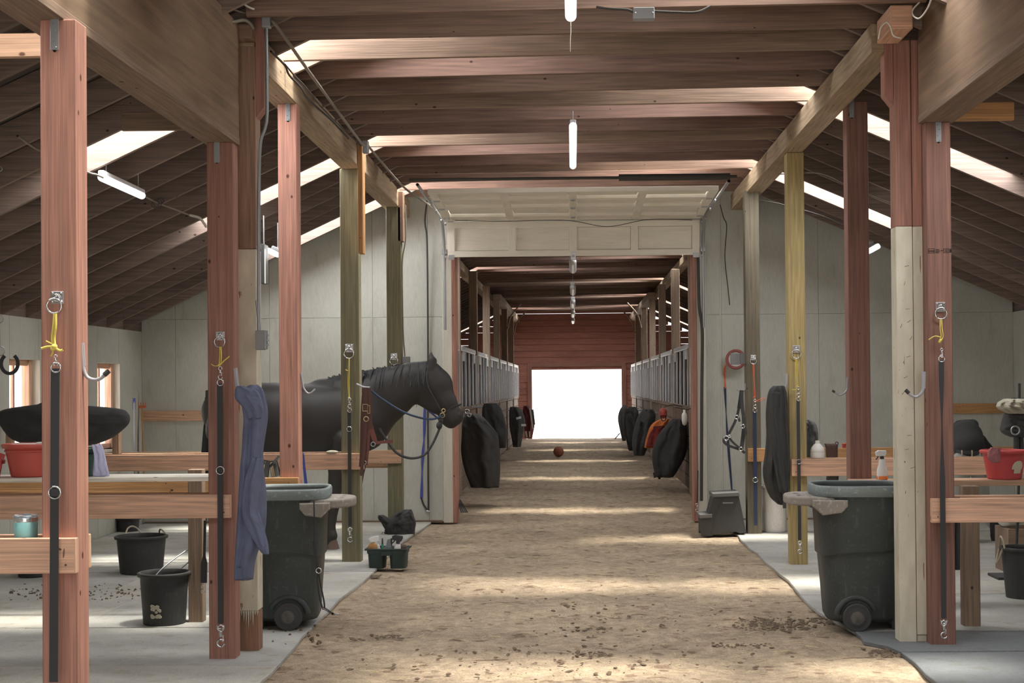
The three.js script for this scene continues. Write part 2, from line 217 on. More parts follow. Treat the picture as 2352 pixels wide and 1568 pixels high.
// rubber mats along both sides, each its own slab, cut along the ragged edge of the dirt aisle
const edgeL = [[600, 1568], [660, 1502], [737, 1425], [795, 1366], [858, 1315], [905, 1262], [962, 1220], [1020, 1182]].map(([x, y]) => floorAt(x, y)), edgeR = [[2150, 1566], [2060, 1492], [1985, 1478], [1950, 1443], [1880, 1412], [1820, 1345], [1770, 1301], [1734, 1270], [1696, 1234], [1640, 1190]].map(([x, y]) => floorAt(x, y));
const edgeX = (e, z) => { for (let i = 0; i < e.length - 1; i++) { const a = e[i], b = e[i + 1]; if ((z - a.z) * (z - b.z) <= 0) return lerp(a.x, b.x, (z - a.z) / (b.z - a.z || 1)); } return z > e[0].z ? e[0].x : e[e.length - 1].x; };
function matPiece(corners, mat, lift = 0) {                          // corners in plan (x, z)
  const s = new THREE.Shape(corners.map(([x, z]) => new THREE.Vector2(x, -z))), g = new THREE.ExtrudeGeometry(s, { depth: 0.02, bevelEnabled: true, bevelSize: 0.004, bevelThickness: 0.004, bevelSegments: 1 }).rotateX(-Math.PI / 2).translate(0, -0.012 + lift, 0);
  boxUV(g, 0, [1.3, 1.3]); return part(floor, 'rubber_mat', g, mat);
}
for (const side of [-1, 1]) {
  const e = side < 0 ? edgeL : edgeR, rows = side < 0 ? [-3, -1.2, 0.6, 2.4, 4.2, 6.0, 7.75, 8.62, 10.0, 11.35, 13.0, 14.6, 16.2, 17.7] : [-3, -1.2, 0.6, 2.4, 4.2, 6.0, 7.6, 8.98, 9.72, 11.4, 13.1, 14.7, 16.3, 17.7];
  for (let i = 0; i < rows.length - 1; i++) {
    const za = -rows[i] - 0.012, zb = -rows[i + 1] + 0.012, gap = 0.012;
    const inner = []; for (let k = 0; k <= 4; k++) { const z = lerp(za, zb, k / 4); inner.push([edgeX(e, z) + noise2(z * 4, side * 9, 3) * 0.03, z]); }
    const split = side * (3.55 + (i % 2) * 0.35);
    matPiece([...inner, [split - side * gap, zb], [split - side * gap, za]], side > 0 && i < 8 ? M.matBlue : i % 3 ? M.mat : M.matB, hash(i, side + 2, 5) * 0.006);
    matPiece([[split, za], [split, zb], [side * 5.4, zb], [side * 5.4, za]], (i + 1) % 3 ? M.mat : M.matB, hash(i, side + 4, 6) * 0.006);
  }
}
part(structure('ground_outside'), 'gravel_ground', [new THREE.PlaneGeometry(120, 60).rotateX(-Math.PI / 2).translate(0, -0.05, -END - 30.3), new THREE.PlaneGeometry(120, 40).rotateX(-Math.PI / 2).translate(0, -0.05, -NEAR + 20), new THREE.PlaneGeometry(54, 60).rotateX(-Math.PI / 2).translate(-33, -0.05, -20), new THREE.PlaneGeometry(54, 60).rotateX(-Math.PI / 2).translate(33, -0.05, -20)], M.gravel);

// cross wall of painted sheets round the lift-door opening
const DX0 = at(1040, 885, WALL).x, DX1 = at(1600, 885, WALL).x, DTOP = 3.36;
function sheet(parent, x0, x1, y0, yTopL, yTopR, D, mat, name = 'wall_sheet') {   // an upright sheet facing the camera, with a sloping top
  const s = new THREE.Shape([new THREE.Vector2(x0, y0), new THREE.Vector2(x1, y0), new THREE.Vector2(x1, yTopR), new THREE.Vector2(x0, yTopL)]);
  return part(parent, name, boxUV(new THREE.ExtrudeGeometry(s, { depth: 0.02, bevelEnabled: true, bevelSize: 0.003, bevelThickness: 0.003, bevelSegments: 1 }).translate(0, 0, -D), 1, [1.2, 1.2]), mat);
}
const wallBack = structure('wall_back');
const SEAM = at(900, 729, WALL).y;
for (const side of [-1, 1]) {
  const cuts = side < 0 ? [DX0 - 0.12, at(984, 800, WALL).x, at(857, 800, WALL).x, at(620, 800, WALL).x, at(404, 800, WALL).x, -WX] : [DX1 + 0.12, at(1657, 800, WALL).x, at(1880, 800, WALL).x, at(2105, 800, WALL).x, WX];
  for (let i = 0; i < cuts.length - 1; i++) { const a = cuts[i] + side * 0.004, b = cuts[i + 1] - side * 0.004, x0 = Math.min(a, b), x1 = Math.max(a, b); sheet(wallBack, x0, x1, 0.02, SEAM - 0.004, SEAM - 0.004, WALL, M.wall); sheet(wallBack, x0, x1, SEAM + 0.004, rafterY(x0) + 0.2, rafterY(x1) + 0.2, WALL, M.wall); }
}
part(wallBack, 'wall_core', [boxAt(-WX, DX0 - 0.1, 0, 2.4, -WALL - 0.2, -WALL - 0.01, 0), boxAt(DX1 + 0.1, WX, 0, 2.4, -WALL - 0.2, -WALL - 0.01, 0), boxAt(-3.6, DX0 - 0.1, 2.4, 3.4, -WALL - 0.2, -WALL - 0.01, 0), boxAt(DX1 + 0.1, 3.6, 2.4, 3.4, -WALL - 0.2, -WALL - 0.01, 0), boxAt(-1.5, 1.5, DTOP, 4.3, -WALL - 0.2, -WALL - 0.01, 0)], M.old);
sheet(wallBack, DX0 - 0.12, DX1 + 0.12, DTOP, 4.1, 4.1, WALL, M.wall);
{ // frame of the opening: red-brown jamb boards inside, painted trim outside
  const t = structure('trim_1');
  for (const [x, s] of [[DX0, -1], [DX1, 1]]) { part(t, 'jamb_board', boxAt(x + s * 0.0, x - s * 0.05, 0, DTOP, -WALL - 0.26, -WALL + 0.06, 0.006), M.fir); part(t, 'trim_board', boxAt(x, x + s * 0.12, 0, DTOP + 0.1, -WALL, -WALL + 0.05, 0.006), M.trim); }
  part(t, 'skirting_strip', boxAt(-5.4, DX0 - 0.14, 0.0, 0.035, -WALL, -WALL + 0.03, 0.004), M.brown); part(t, 'skirting_strip', boxAt(DX1 + 0.14, 5.4, 0.0, 0.035, -WALL, -WALL + 0.03, 0.004), M.brown);
}
// side walls with sheets; the left one has two small windows
const WIN = [[13.55, 14.3], [16.07, 16.83]];
for (const side of [-1, 1]) {
  const w = structure(side < 0 ? 'wall_left' : 'wall_right'), x0 = side * WX, x1 = side * (WX + 0.16), top = rafterY(x0) - 0.01;
  const solid = (d0, d1, y0, y1) => part(w, 'wall_sheet', boxUV(new THREE.BoxGeometry(0.16, y1 - y0, d1 - d0 - 0.006).toNonIndexed().translate((x0 + x1) / 2, (y0 + y1) / 2, -(d0 + d1) / 2), 1, [1.2, 1.2]), M.wall);
  const cuts = [NEAR]; for (let d = NEAR + 1.22; d < WALL - 0.3; d += 1.22) cuts.push(d); cuts.push(WALL + 0.2);
  if (side < 0) { for (const [a, b] of WIN) for (let i = cuts.length - 1; i >= 0; i--) if (cuts[i] > a - 0.3 && cuts[i] < b + 0.3) cuts.splice(i, 1); for (const q of WIN) cuts.push(...q); cuts.sort((a, b) => a - b); }
  for (let i = 0; i < cuts.length - 1; i++) { const win = side < 0 && WIN.some(([a]) => a === cuts[i]); if (win) { solid(cuts[i], cuts[i + 1], 0, 1.0); solid(cuts[i], cuts[i + 1], 2.0, top); } else solid(cuts[i], cuts[i + 1], 0, top); }
  part(w, 'eave_board', boxAt(x0 + side * 0.02, x1, top, top + 0.2, -END, -NEAR, 0), M.rafter);
  for (let d = WALL + 0.2; d < END; d += 3.9) solid(d, Math.min(END + 0.3, d + 3.9), 0, top);
}
WIN.forEach(([a, b], i) => {
  const w = structure('window_' + (i + 1)), X = -WX - 0.12;
  part(w, 'window_frame', [boxAt(X - 0.03, X + 0.03, 1.0, 2.0, -a, -a - 0.05), boxAt(X - 0.03, X + 0.05, 1.0, 2.0, -b, -b + 0.07), boxAt(X - 0.03, X + 0.03, 1.0, 1.06, -a, -b), boxAt(X - 0.03, X + 0.03, 1.94, 2.0, -a, -b), boxAt(X - 0.015, X + 0.015, 1.0, 2.0, -(a + b) / 2 - 0.02, -(a + b) / 2 + 0.02)], M.firRail);
  part(w, 'window_pane', boxAt(X - 0.004, X + 0.002, 1.05, 1.95, -a - 0.05, -b + 0.05, 0, true), M.glass);
  part(w, 'window_reveal', [boxAt(-WX - 0.16, -WX + 0.012, 1.0, 2.0, -b - 0.012, -b - 0.0, 0, true), boxAt(-WX - 0.16, -WX + 0.02, 0.97, 1.0, -a, -b, 0, true)], M.trim);
});
// far end wall of red boards with the open doorway to the daylight
const wallEnd = structure('wall_end');
const EX0 = at(1222, 900, END).x, EX1 = at(1428, 900, END).x, ETOP = at(1322, 842, END).y;
for (let y = 0; y < 4.6; y += 0.2) {
  const xs = y + 0.1 < ETOP ? [[-WX, EX0], [EX1, WX]] : [[-WX, WX]];
  for (const [a, b] of xs) { const half = Math.min(WX, (4.95 - y) / PITCH); part(wallEnd, 'siding_board', boxAt(Math.max(a, -half), Math.min(b, half), y + 0.004, Math.min(y + 0.196, y + 0.1 < ETOP ? ETOP : 9), -END - 0.03, -END + 0.005 * hash(Math.round(y * 10), 1, 3), 0.006), M.siding); }
}
part(wallEnd, 'wall_core', [boxAt(-WX, EX0 - 0.05, 0, 2.5, -END - 0.14, -END - 0.03, 0), boxAt(EX1 + 0.05, WX, 0, 2.5, -END - 0.14, -END - 0.03, 0), boxAt(-3.4, 3.4, ETOP + 0.05, 3.4, -END - 0.14, -END - 0.03, 0), boxAt(-2.4, 2.4, 3.4, 3.9, -END - 0.14, -END - 0.03, 0)], M.siding);
part(wallEnd, 'door_frame', [boxAt(EX0 - 0.14, EX0, 0, ETOP + 0.12, -END - 0.06, -END + 0.05), boxAt(EX1, EX1 + 0.14, 0, ETOP + 0.12, -END - 0.06, -END + 0.05), boxAt(EX0, EX1, ETOP, ETOP + 0.12, -END - 0.06, -END + 0.05)], M.firB);
// front end behind the camera, with a wide open doorway
{ const f = structure('wall_front'); part(f, 'wall_sheet', [boxAt(-WX, -2.3, 0, 2.5, -NEAR, -NEAR + 0.16, 0), boxAt(2.3, WX, 0, 2.5, -NEAR, -NEAR + 0.16, 0), boxAt(-3.2, 3.2, 3.3, 4.1, -NEAR, -NEAR + 0.16, 0), boxAt(-3.2, -2.3, 2.5, 3.4, -NEAR, -NEAR + 0.16, 0), boxAt(2.3, 3.2, 2.5, 3.4, -NEAR, -NEAR + 0.16, 0), boxAt(-1.4, 1.4, 4.1, 4.4, -NEAR, -NEAR + 0.16, 0)], M.wall); }

// roof: sheets in bays, some bays glazed; rafters; aisle joists
const ceiling = structure('ceiling');
const bayEnds = (k) => [JD(k) - 0.89, JD(k) - 0.33];
const glazed = { '-1': [[-21, 0], [-15, 0], [-10, 0], [-4, 0], [3, 0], [9, 0], [14, 0], [21, 0], [33, 0], [57, 0]], 1: [[-18, 0], [-12, 0], [-6, 0], [0, 0], [6, 0], [12, 0], [18, 0], [29, 0], [39, 0], [48, 0], [56, 0]] };
function slab(side, d0, d1, a, b, up, thick) {                       // a piece of roof between distances a..b from the ridge line
  const g = new THREE.BoxGeometry(Math.hypot(b - a, PITCH * (b - a)), thick, d1 - d0), ang = Math.atan(PITCH - side * 0.0137);
  g.rotateZ(-side * ang); const xm = side * (a + b) / 2; return g.translate(xm, rafterY(xm) + up + thick / 2, -(d0 + d1) / 2);
}
const PA = 0.55, PB = 3.75;                                          // glazed strip from near the ridge to half way down
for (const side of [-1, 1]) {
  let d = NEAR - 0.3; const gs = glazed[side];
  for (const [k] of [...gs, [null]]) {
    const [g0, g1] = k === null ? [END + 0.6, END + 0.6] : bayEnds(k);
    if (g0 - d > 0.02) part(ceiling, 'roof_sheet', boxUV(slab(side, d, g0, -0.02, WX + 0.5, ROOF_UP, 0.03).toNonIndexed(), 0), M.roof);
    if (k !== null) {
      part(ceiling, 'roof_sheet', [boxUV(slab(side, g0, g1, -0.02, PA, ROOF_UP, 0.03).toNonIndexed(), 0), boxUV(slab(side, g0, g1, PB, WX + 0.5, ROOF_UP, 0.03).toNonIndexed(), 0)], M.roof);
      part(ceiling, 'skylight_window', boxUV(slab(side, g0, g1, PA, PB, ROOF_UP + 0.02, 0.002).toNonIndexed(), 0), M.pane);
      const L = new THREE.RectAreaLight(new THREE.Color(0.985, 0.99, 1), SKYLIGHT, Math.hypot(PB - PA, PITCH * (PB - PA)), g1 - g0), xm = side * (PA + PB) / 2, c = V(xm, rafterY(xm) + ROOF_UP - 0.02, -(g0 + g1) / 2);
      L.name = 'skylight'; L.position.copy(c); L.up.set(0, 0, 1); L.lookAt(c.x - side * PITCH, c.y - 1, c.z); scene.add(L);
    }
    d = g1;
  }
}
for (let k = -23; k < 62; k++) {
  const D = JD(k); if (D > END - 0.2) break; if (Math.abs(D - WALL - 0.1) < 0.2) continue;
  const ja = D < 9.1 ? -2.04 : -2.16, jb = D < 9.3 ? 2.2 : 2.1, y = 0.235;
  part(ceiling, 'joist', boxUV(new RoundedBoxGeometry(jb - ja, y, 0.04, 1, 0.003).rotateZ(0.008).translate((ja + jb) / 2, joistY((ja + jb) / 2) + y / 2, -D), 0), [M.joist, M.joistB, M.joistC, M.joist, M.joistC][mod(k * 3 + (k >> 2), 5)]);
  for (const side of [-1, 1]) {
    const ang = Math.atan(PITCH - side * 0.0137), a = 0.02, b = WX + 0.1, xm = side * (a + b) / 2;
    part(ceiling, 'rafter', boxUV(new RoundedBoxGeometry(Math.hypot(b - a, PITCH * (b - a)), 0.18, 0.04, 1, 0.003).rotateZ(-side * ang).translate(xm, rafterY(xm) + 0.1, -D + 0.3), 0), hash(k, side + 3, 8) > 0.6 ? M.rafterB : M.rafter);
  }
}

// ------------------------------------------------------------------ posts and beams of the aisle
const LP = {}, posts = {};
// a square post: front face between pixel columns x0..x1 at row y, at depth D; optional steel straps
function post(key, label, mat, x0, x1, y, D, top, dz = 0.15, o = {}) {
  const a = at(x0, y, D), b = at(x1, y, D), c = (a.x + b.x) / 2, w = b.x - a.x;
  const t = thing('timber_post', label, 'post', V(c, 0, -D - dz / 2), 0, 'timber posts along the aisle');
  part(t, o.part ?? 'shaft', boxAt(a.x, b.x, o.y0 ?? 0, top, -D - dz, -D, 0.008), mat);
  for (const sx of o.straps ?? []) { const X = lerp(a.x, b.x, sx); part(t, 'steel_strap', [boxAt(X - 0.018, X + 0.018, top - 0.13, top + 0.01, -D, -D + 0.004, 0.002), torus(0.0, 0.018, V(X, top - 0.13, -D - 0.0145)), ...[0.02, 0.05, 0.09, 0.12].map((q, i) => new THREE.SphereGeometry(0.004, 8, 6).translate(X + (i % 2 ? 0.007 : -0.006), top - q, -D + 0.004)), boxAt(X - 0.018, X + 0.018, top, top + 0.09, -D, -D + 0.004, 0.002).rotateX(0)], M.galv); }
  posts[key] = { x0: a.x, x1: b.x, D, dz, top, c }; return t;
}
const HL = 3.24, HR = 3.38, BL = 3.81, BR = 3.865;
post('L1', 'nearest red-brown post at the far left, its right face pale in the light', M.fir, 94, 177, 900, 5.85, HL, 0.14, { straps: [0.42] });
post('L2', 'red-brown post with a steel strap at its top, beside the hanging blue jacket', M.firB, 477, 537, 900, floorAt(508, 1518).z * -1, HL, 0.14, { straps: [0.4] });
post('L3', 'red-brown rough-sawn post rising behind the left wheeled bin', M.fir, 640, 684, 700, 10.5, BL, 0.14, { straps: [0.55] });
post('L4', 'dark green-brown post in front of the horse shoulder, leather halters on it', M.treated, 783, 826, 900, floorAt(808, 1294).z * -1, BL, 0.15);
post('L5', 'dark green-brown post behind the horse neck, near the painted cross wall', M.treated, 889, 923, 900, 16.6, BL, 0.15);
post('R1', 'red-brown post at the right with a steel strap and a long black strap', M.firC, 2132, 2190, 900, floorAt(2164, 1486).z * -1, HR, 0.16, { straps: [0.52] });
post('R3', 'red-brown split post standing behind the right wheeled bin', M.firC, 1951, 2000, 900, 11.2, BR + 0.05, 0.16, { straps: [0.25] });
post('R4', 'yellow-green post right of the hanging black coat', M.yellow, 1812, 1852, 900, floorAt(1838, 1299).z * -1, BR, 0.16);
post('R5', 'dark brown post left of the hanging black coat with an orange twine', M.treatedDark, 1714, 1747, 900, 16.1, BR + 0.02, 0.17);

// the two painted aisle posts: two boards each, brown above, flaking white paint below, a bevelled packing board at the top
function paintedPost(side, label, D, xs, paintTop, top, rot) {
  const X = xs.map((x) => at(x, 900, D).x), t = thing('painted_post', label, 'post', V((X[0] + X[X.length - 1]) / 2, 0, -D - 0.07));
  for (let i = 0; i < X.length - 1; i++) {
    const a = X[i] + 0.0015, b = X[i + 1] - 0.0015, dz = i ? 0.0 : 0.004;
    part(t, 'painted_board', boxAt(a, b, rot + (i ? 0.06 : 0), paintTop, -D - 0.14, -D + dz, 0.006), M.peel);
    part(t, 'bare_board', boxAt(a, b, paintTop, top, -D - 0.14, -D + dz - 0.001, 0.006), side < 0 ? M.old : M.firB);
    part(t, 'worn_foot', boxAt(a, b, 0, rot + (i ? 0.06 : 0), -D - 0.135, -D + dz - 0.008, 0.01), side < 0 ? M.peelEnd : M.peel);
  }
  const px = side < 0 ? X[X.length - 1] : X[0], s = -side;
  const sh = new THREE.Shape([[0, 0], [0.03 * s, 0.04], [0.055 * s, 0.07], [0.055 * s, 0.72], [0, 0.72]].map(([x, y]) => new THREE.Vector2(x, y)));
  const y0 = side < 0 ? at(600, 268, D).y : at(2040, 240, D).y;
  part(t, 'packing_board', boxUV(new THREE.ExtrudeGeometry(sh, { depth: 0.12, bevelEnabled: false }).translate(px, y0, -D - 0.13), 1), M.firB);
  return { X, t };
}
const PL = paintedPost(-1, 'old post with flaking white paint low down, behind the hanging blue jacket', 9.1, [545, 591], at(570, 572, 9.1).y, 3.9, 0.27);
const PR = paintedPost(1, 'old double post with flaking white paint beside the right wheeled bin', 9.32, [2060, 2100, 2128], at(2080, 520, 9.32).y, 3.94, 0.0);
{ // splinters at the rotted foot of the left painted post
  const t = PL.t; for (let i = 0; i < 9; i++) { const x = lerp(PL.X[0], PL.X[1], (i + 0.5) / 9), h = rr(0.03, 0.13); part(t, 'paint_flake', new THREE.ConeGeometry(0.008, h, 5).rotateX(Math.PI).translate(x, 0.27 - h / 2, -9.1 + 0.003), M.peel); }
}
// built-up headers in the near bay
for (const [side, y0, x0, x1] of [[-1, HL, posts.L2.x0 - 0.02, posts.L2.x1 + 0.012], [1, HR, posts.R1.x0 - 0.03, posts.R1.x1 + 0.02]]) {
  const t = thing('header_beam', side < 0 ? 'deep brown plywood header over the two near left posts' : 'deep brown plywood header over the near right post', 'beam', V((x0 + x1) / 2, y0, -5));
  const D1 = side < 0 ? 8.97 : 9.26;
  part(t, 'web', boxAt(x0, x1, y0, rafterY(side * 2.35) + (side > 0 ? 0.17 : 0.16), -D1, -1.6, 0.006), M.ply);
  part(t, 'edge_board', boxAt(x0 - 0.004, x1 + 0.004, y0 - 0.002, y0 + 0.045, -D1 + 0.004, -1.6, 0.004), M.brown);
}
// long aisle beams under the joists
for (const side of [-1, 1]) {
  const xi = side < 0 ? -2.05 : 1.96, y0 = side < 0 ? BL : BR, y1 = joistY(side * 2) - 0.003, D0 = side < 0 ? 9.12 : 9.34;
  const t = thing('aisle_beam', side < 0 ? 'long dark beam with wires running back on the left of the aisle' : 'long dark beam running back on the right of the aisle', 'beam', V(xi, y0, -14));
  part(t, 'timber', boxAt(xi, xi + side * 0.19, y0, y1, -WALL + 0.02, -D0, 0.008), M.beam);
  part(t, 'timber', boxAt(xi, xi + side * 0.16, y0 + 0.02, y1 - 0.04, -END + 0.1, -WALL - 0.22, 0.008), M.beam);
}
// short blocks and boards nailed near the tops of posts
tag(part(scene, 'timber_block', boxAt(at(2045, 30, 8.9).x, at(2097, 30, 8.9).x, at(2070, 66, 8.9).y, joistY(2), -9.3, -8.9, 0.008), M.firRail), 'pale timber block under the joists at the top of the right painted post', 'block');
tag(part(scene, 'timber_block', boxAt(at(525, 30, 9.0).x, at(578, 30, 9.0).x, at(550, 88, 9.0).y, joistY(-2), -9.25, -9.0, 0.008), M.old), 'dark timber block above the left painted post, cables running across it', 'block');
tag(part(scene, 'nailer_board', boxAt(at(823, 400, 13.5).x, at(834, 400, 13.5).x, at(828, 582, 13.5).y, at(828, 332, 13.5).y, -13.62, -13.45, 0.004), M.firOrange), 'short orange-brown board nailed to the upper side of a dark post', 'board');
tag(part(scene, 'nailer_board', boxAt(at(914, 500, 16.62).x, at(926, 500, 16.62).x, at(920, 554, 16.62).y, at(920, 440, 16.62).y, -16.75, -16.6, 0.004), M.old), 'short brown board nailed high on the post by the cross wall', 'board');
// tie boards of the side bays
for (const [side, D, y, n, label] of [[-1, 6.55, at(50, 130, 6.55).y, 0, 'level tie board at the upper left edge, behind the nearest post'], [-1, 9.35, at(320, 299, 9.35).y, 0, 'dark level tie board under the left rafters, behind the strapped post'], [1, 9.5, at(2270, 276, 9.5).y, 0, 'orange-brown level tie board under the rafters at the upper right edge']]) {
  const xi = side * 2.22, xo = side * (WX - (y + 0.16 - 2.5) / PITCH - 0.05); tag(part(scene, 'tie_board', boxAt(xi, xo, y, y + (D < 7 ? 0.11 : 0.12), -D - 0.04, -D, 0.004), side > 0 ? M.firOrange : D < 7 ? M.firRailB : M.brown), label, 'board');
}
// ------------------------------------------------------------------ rails, shelves and their short posts
const RAILS = 'horizontal timber rails of the side bays';
function rail(label, mat, xa, xb, yTop, h, D, t = 0.04, side = 0) {   // xa, xb world x
  const o = part(scene, 'timber_rail', boxAt(xa, xb, yTop - h, yTop, -D, -D + t, 0.004), mat); return tag(o, label, 'rail', RAILS);
}
const yAt = (x, y, D) => at(x, y, D).y, xAt = (x, D) => at(x, 900, D).x;
const dL1 = posts.L1.D, dL2 = posts.L2.D, dR1 = posts.R1.D;
rail('lower front rail at the far left, the teal mug behind it', M.firRail, -3.4, xAt(180, dL1), yAt(100, 1234, dL1), 0.145, dL1 - 0.002);
rail('rail behind the nearest left post, its end just showing right of it', M.firRailB, -3.4, xAt(208, dL1 + 0.18), yAt(207, 1225, dL1 + 0.18), 0.145, dL1 + 0.182);
rail('front rail across the strapped post left of the blue jacket', M.firRail, -5.4, xAt(531, dL2), yAt(500, 1135, dL2), 0.145, dL2 - 0.002);
rail('rail right behind the strapped post, under the white shelf', M.firRailB, -5.4, posts.L2.x1 - 0.03, yAt(300, 1131, dL2 + 0.18), 0.145, dL2 + 0.182);
const D13 = posts.L4.D;
rail('rail below the horse belly, ending at the dark post with halters', M.firRail, -5.4, xAt(836, D13), yAt(780, 1041, D13), 0.155, D13 - 0.002);
rail('second rail just behind, seen as a pale line below the horse', M.firRailB, -5.4, posts.L4.x1 - 0.02, yAt(780, 1037, D13 + 0.2), 0.155, D13 + 0.192);
rail('rail ending at the dark post under the horse neck', M.firRailB, -5.4, xAt(921, 16.6), yAt(900, 1033, 16.6), 0.155, 16.598);
rail('thin rail below the horse chest, behind the other rail', M.firRailB, -5.4, xAt(891, 16.8), yAt(860, 1045, 16.8), 0.15, 16.81);
rail('high rail on the cross wall behind the black saddle pad', M.firRailB, xAt(270, 17.7), xAt(472, 17.7), yAt(370, 943, 17.7), 0.13, 17.745);
rail('front rail across the right red-brown post, with dark knots', M.firRail, xAt(2133, dR1), 5.4, yAt(2240, 1143, dR1), 0.155, dR1 - 0.002);
rail('rail right behind the right red-brown post', M.firRailB, posts.R1.x0 + 0.02, 5.4, yAt(2270, 1136, dR1 + 0.2), 0.155, dR1 + 0.202);
rail('rail with nail heads across the yellow-green post', M.firRail, xAt(1815, posts.R4.D), 5.4, yAt(1900, 1053, posts.R4.D), 0.16, posts.R4.D - 0.002);
rail('rail behind the yellow-green post, under the white jug', M.firRailB, xAt(1850, posts.R4.D + 0.2), 5.4, yAt(1950, 1050, posts.R4.D + 0.2), 0.15, posts.R4.D + 0.202);
rail('rail on the dark post right of the black halter', M.firOrange, xAt(1716, 16.1), 5.4, yAt(1740, 1029, 16.1), 0.15, 16.098);
rail('high rail on the cross wall above the bending person', M.firOrange, xAt(2190, 17.7), 5.4, yAt(2250, 926, 17.7), 0.125, 17.745);
rail('rail under the leather boots, behind the left wheeled bin', M.firOrange, -5.4, xAt(686, 10.5), yAt(650, 1096, 10.5), 0.14, 10.498);
function plank(label, mat, xa, xb, y, h, D0, D1) { return tag(part(scene, 'shelf_plank', boxAt(xa, xb, y - h, y, -D1, -D0, 0.004), mat), label, 'shelf'); }
const SL = yAt(300, 1094, 8.95), SR = yAt(2270, 1101, 11.0);
plank('white shelf plank under the red buckets at the left', M.shelf, -5.4, xAt(476, 8.83), SL, 0.028, 8.86, 9.22);
plank('timber shelf plank under the red bucket and spray bottle at the right', M.firRailB, xAt(1958, 10.95), 5.4, SR, 0.045, 10.95, 11.19);
{ // small upright block under the shelf end
  for (const [x0, x1, D, label] of [[430, 463, 10.2, 'short dark brown post standing under the left shelf'], [2209, 2247, 9.9, 'short brown post standing under the right rail']]) { const a = xAt(x0, D), b = xAt(x1, D); tag(part(scene, 'short_post', boxAt(a, b, 0, D > 10 ? SL - 0.03 : yAt(2227, 1116, D), -D - 0.1, -D, 0.006), M.brown), label, 'post'); }
}
{ // wooden rack that carries the black saddle pad at the left
  const D = 13.25, t = thing('saddle_rack', 'small timber rack carrying the black saddle pad at the left', 'rack', at(264, 1043, D));
  part(t, 'upright', boxAt(xAt(257, D), xAt(272, D), yAt(264, 1043, D), yAt(264, 958, D), -D - 0.09, -D, 0.004), M.firRailB);
  part(t, 'upright', boxAt(xAt(12, D), xAt(24, D), yAt(20, 1046, D), yAt(20, 958, D), -D - 0.09, -D, 0.004), M.firRailB);
  part(t, 'top_bar', boxAt(xAt(-40, D), xAt(272, D), yAt(264, 962, D), yAt(264, 943, D), -D - 0.12, -D + 0.02, 0.006), M.firRailB);
}

// marks and fixings: nail heads on the rails, bent nails in the right painted post, a knot and an inked grade stamp
scene.children.filter((o) => o.name.startsWith('timber_rail') && o.isMesh).forEach((o, i) => {
  o.geometry.computeBoundingBox(); const b = o.geometry.boundingBox, s = Math.sign(b.min.x + b.max.x), end = s < 0 ? b.max.x : b.min.x;
  for (const [dx, fy] of [[0.04, 0.25], [0.07, 0.72], [0.95, 0.3], [0.98, 0.75]]) part(o, 'nail_head', new THREE.CylinderGeometry(0.0045, 0.0045, 0.004, 8).rotateX(Math.PI / 2).translate(end + s * dx, lerp(b.min.y, b.max.y, fy), b.max.z + 0.001), M.cableDark);
});
for (const [x, y, a] of [[2078, 612, 0.2], [2076, 655, 1.4], [2080, 710, 0.1], [2084, 740, 0.6], [2068, 752, 1.3], [2090, 780, 1.2], [2082, 820, 0.3], [2076, 868, 0.5], [2072, 905, 1.0], [2084, 1000, 0.1], [2078, 1032, 0.2], [2092, 1075, 0.4]]) { const p = at(x, y, 9.31); part(PR.t, 'bent_nail', tube([p, p.clone().add(V(0.006 * Math.cos(a), 0.006 * Math.sin(a), 0.014)), p.clone().add(V(0.024 * Math.cos(a), 0.024 * Math.sin(a), 0.016))], 0.0018, 6, 5), M.peelEnd); }
{ const o = scene.getObjectByName('timber_rail'), p = at(146, 1270, dL1 - 0.045); part(o, 'dark_knot', new THREE.SphereGeometry(0.02, 16, 10).scale(0.2, 1, 0.04).rotateZ(-0.08).translate(p.x, p.y, -dL1 + 0.042), M.peelEnd); }
{ const c = document.createElement('canvas'); c.width = 256; c.height = 64; const g = c.getContext('2d'); g.fillStyle = '#fff'; g.clearRect(0, 0, 256, 64); g.fillStyle = '#000'; g.fillRect(0, 0, 256, 64); g.strokeStyle = g.fillStyle = '#fff'; g.lineWidth = 5; g.strokeRect(6, 8, 62, 22); g.strokeRect(6, 36, 62, 18); g.fillRect(82, 14, 40, 8); g.fillRect(82, 30, 46, 8); g.fillRect(82, 46, 34, 8); g.fillRect(136, 26, 22, 8); g.strokeRect(166, 10, 54, 42); g.fillRect(178, 22, 30, 6); g.fillRect(178, 36, 30, 6); g.fillRect(228, 12, 20, 40);
  const al = new THREE.CanvasTexture(c), m = new THREE.MeshStandardMaterial({ color: 0x2a2422, alphaMap: al, transparent: true, roughness: 0.9 }), a = at(2131, 583, dR1), b = at(2187, 569, dR1), r = scene.children.find((o) => o.userData.label?.startsWith('red-brown post at the right'));
  part(r, 'inked_stamp', new THREE.PlaneGeometry(b.x - a.x, b.y - a.y).translate((a.x + b.x) / 2, (a.y + b.y) / 2, -dR1 + 0.0012), m); }

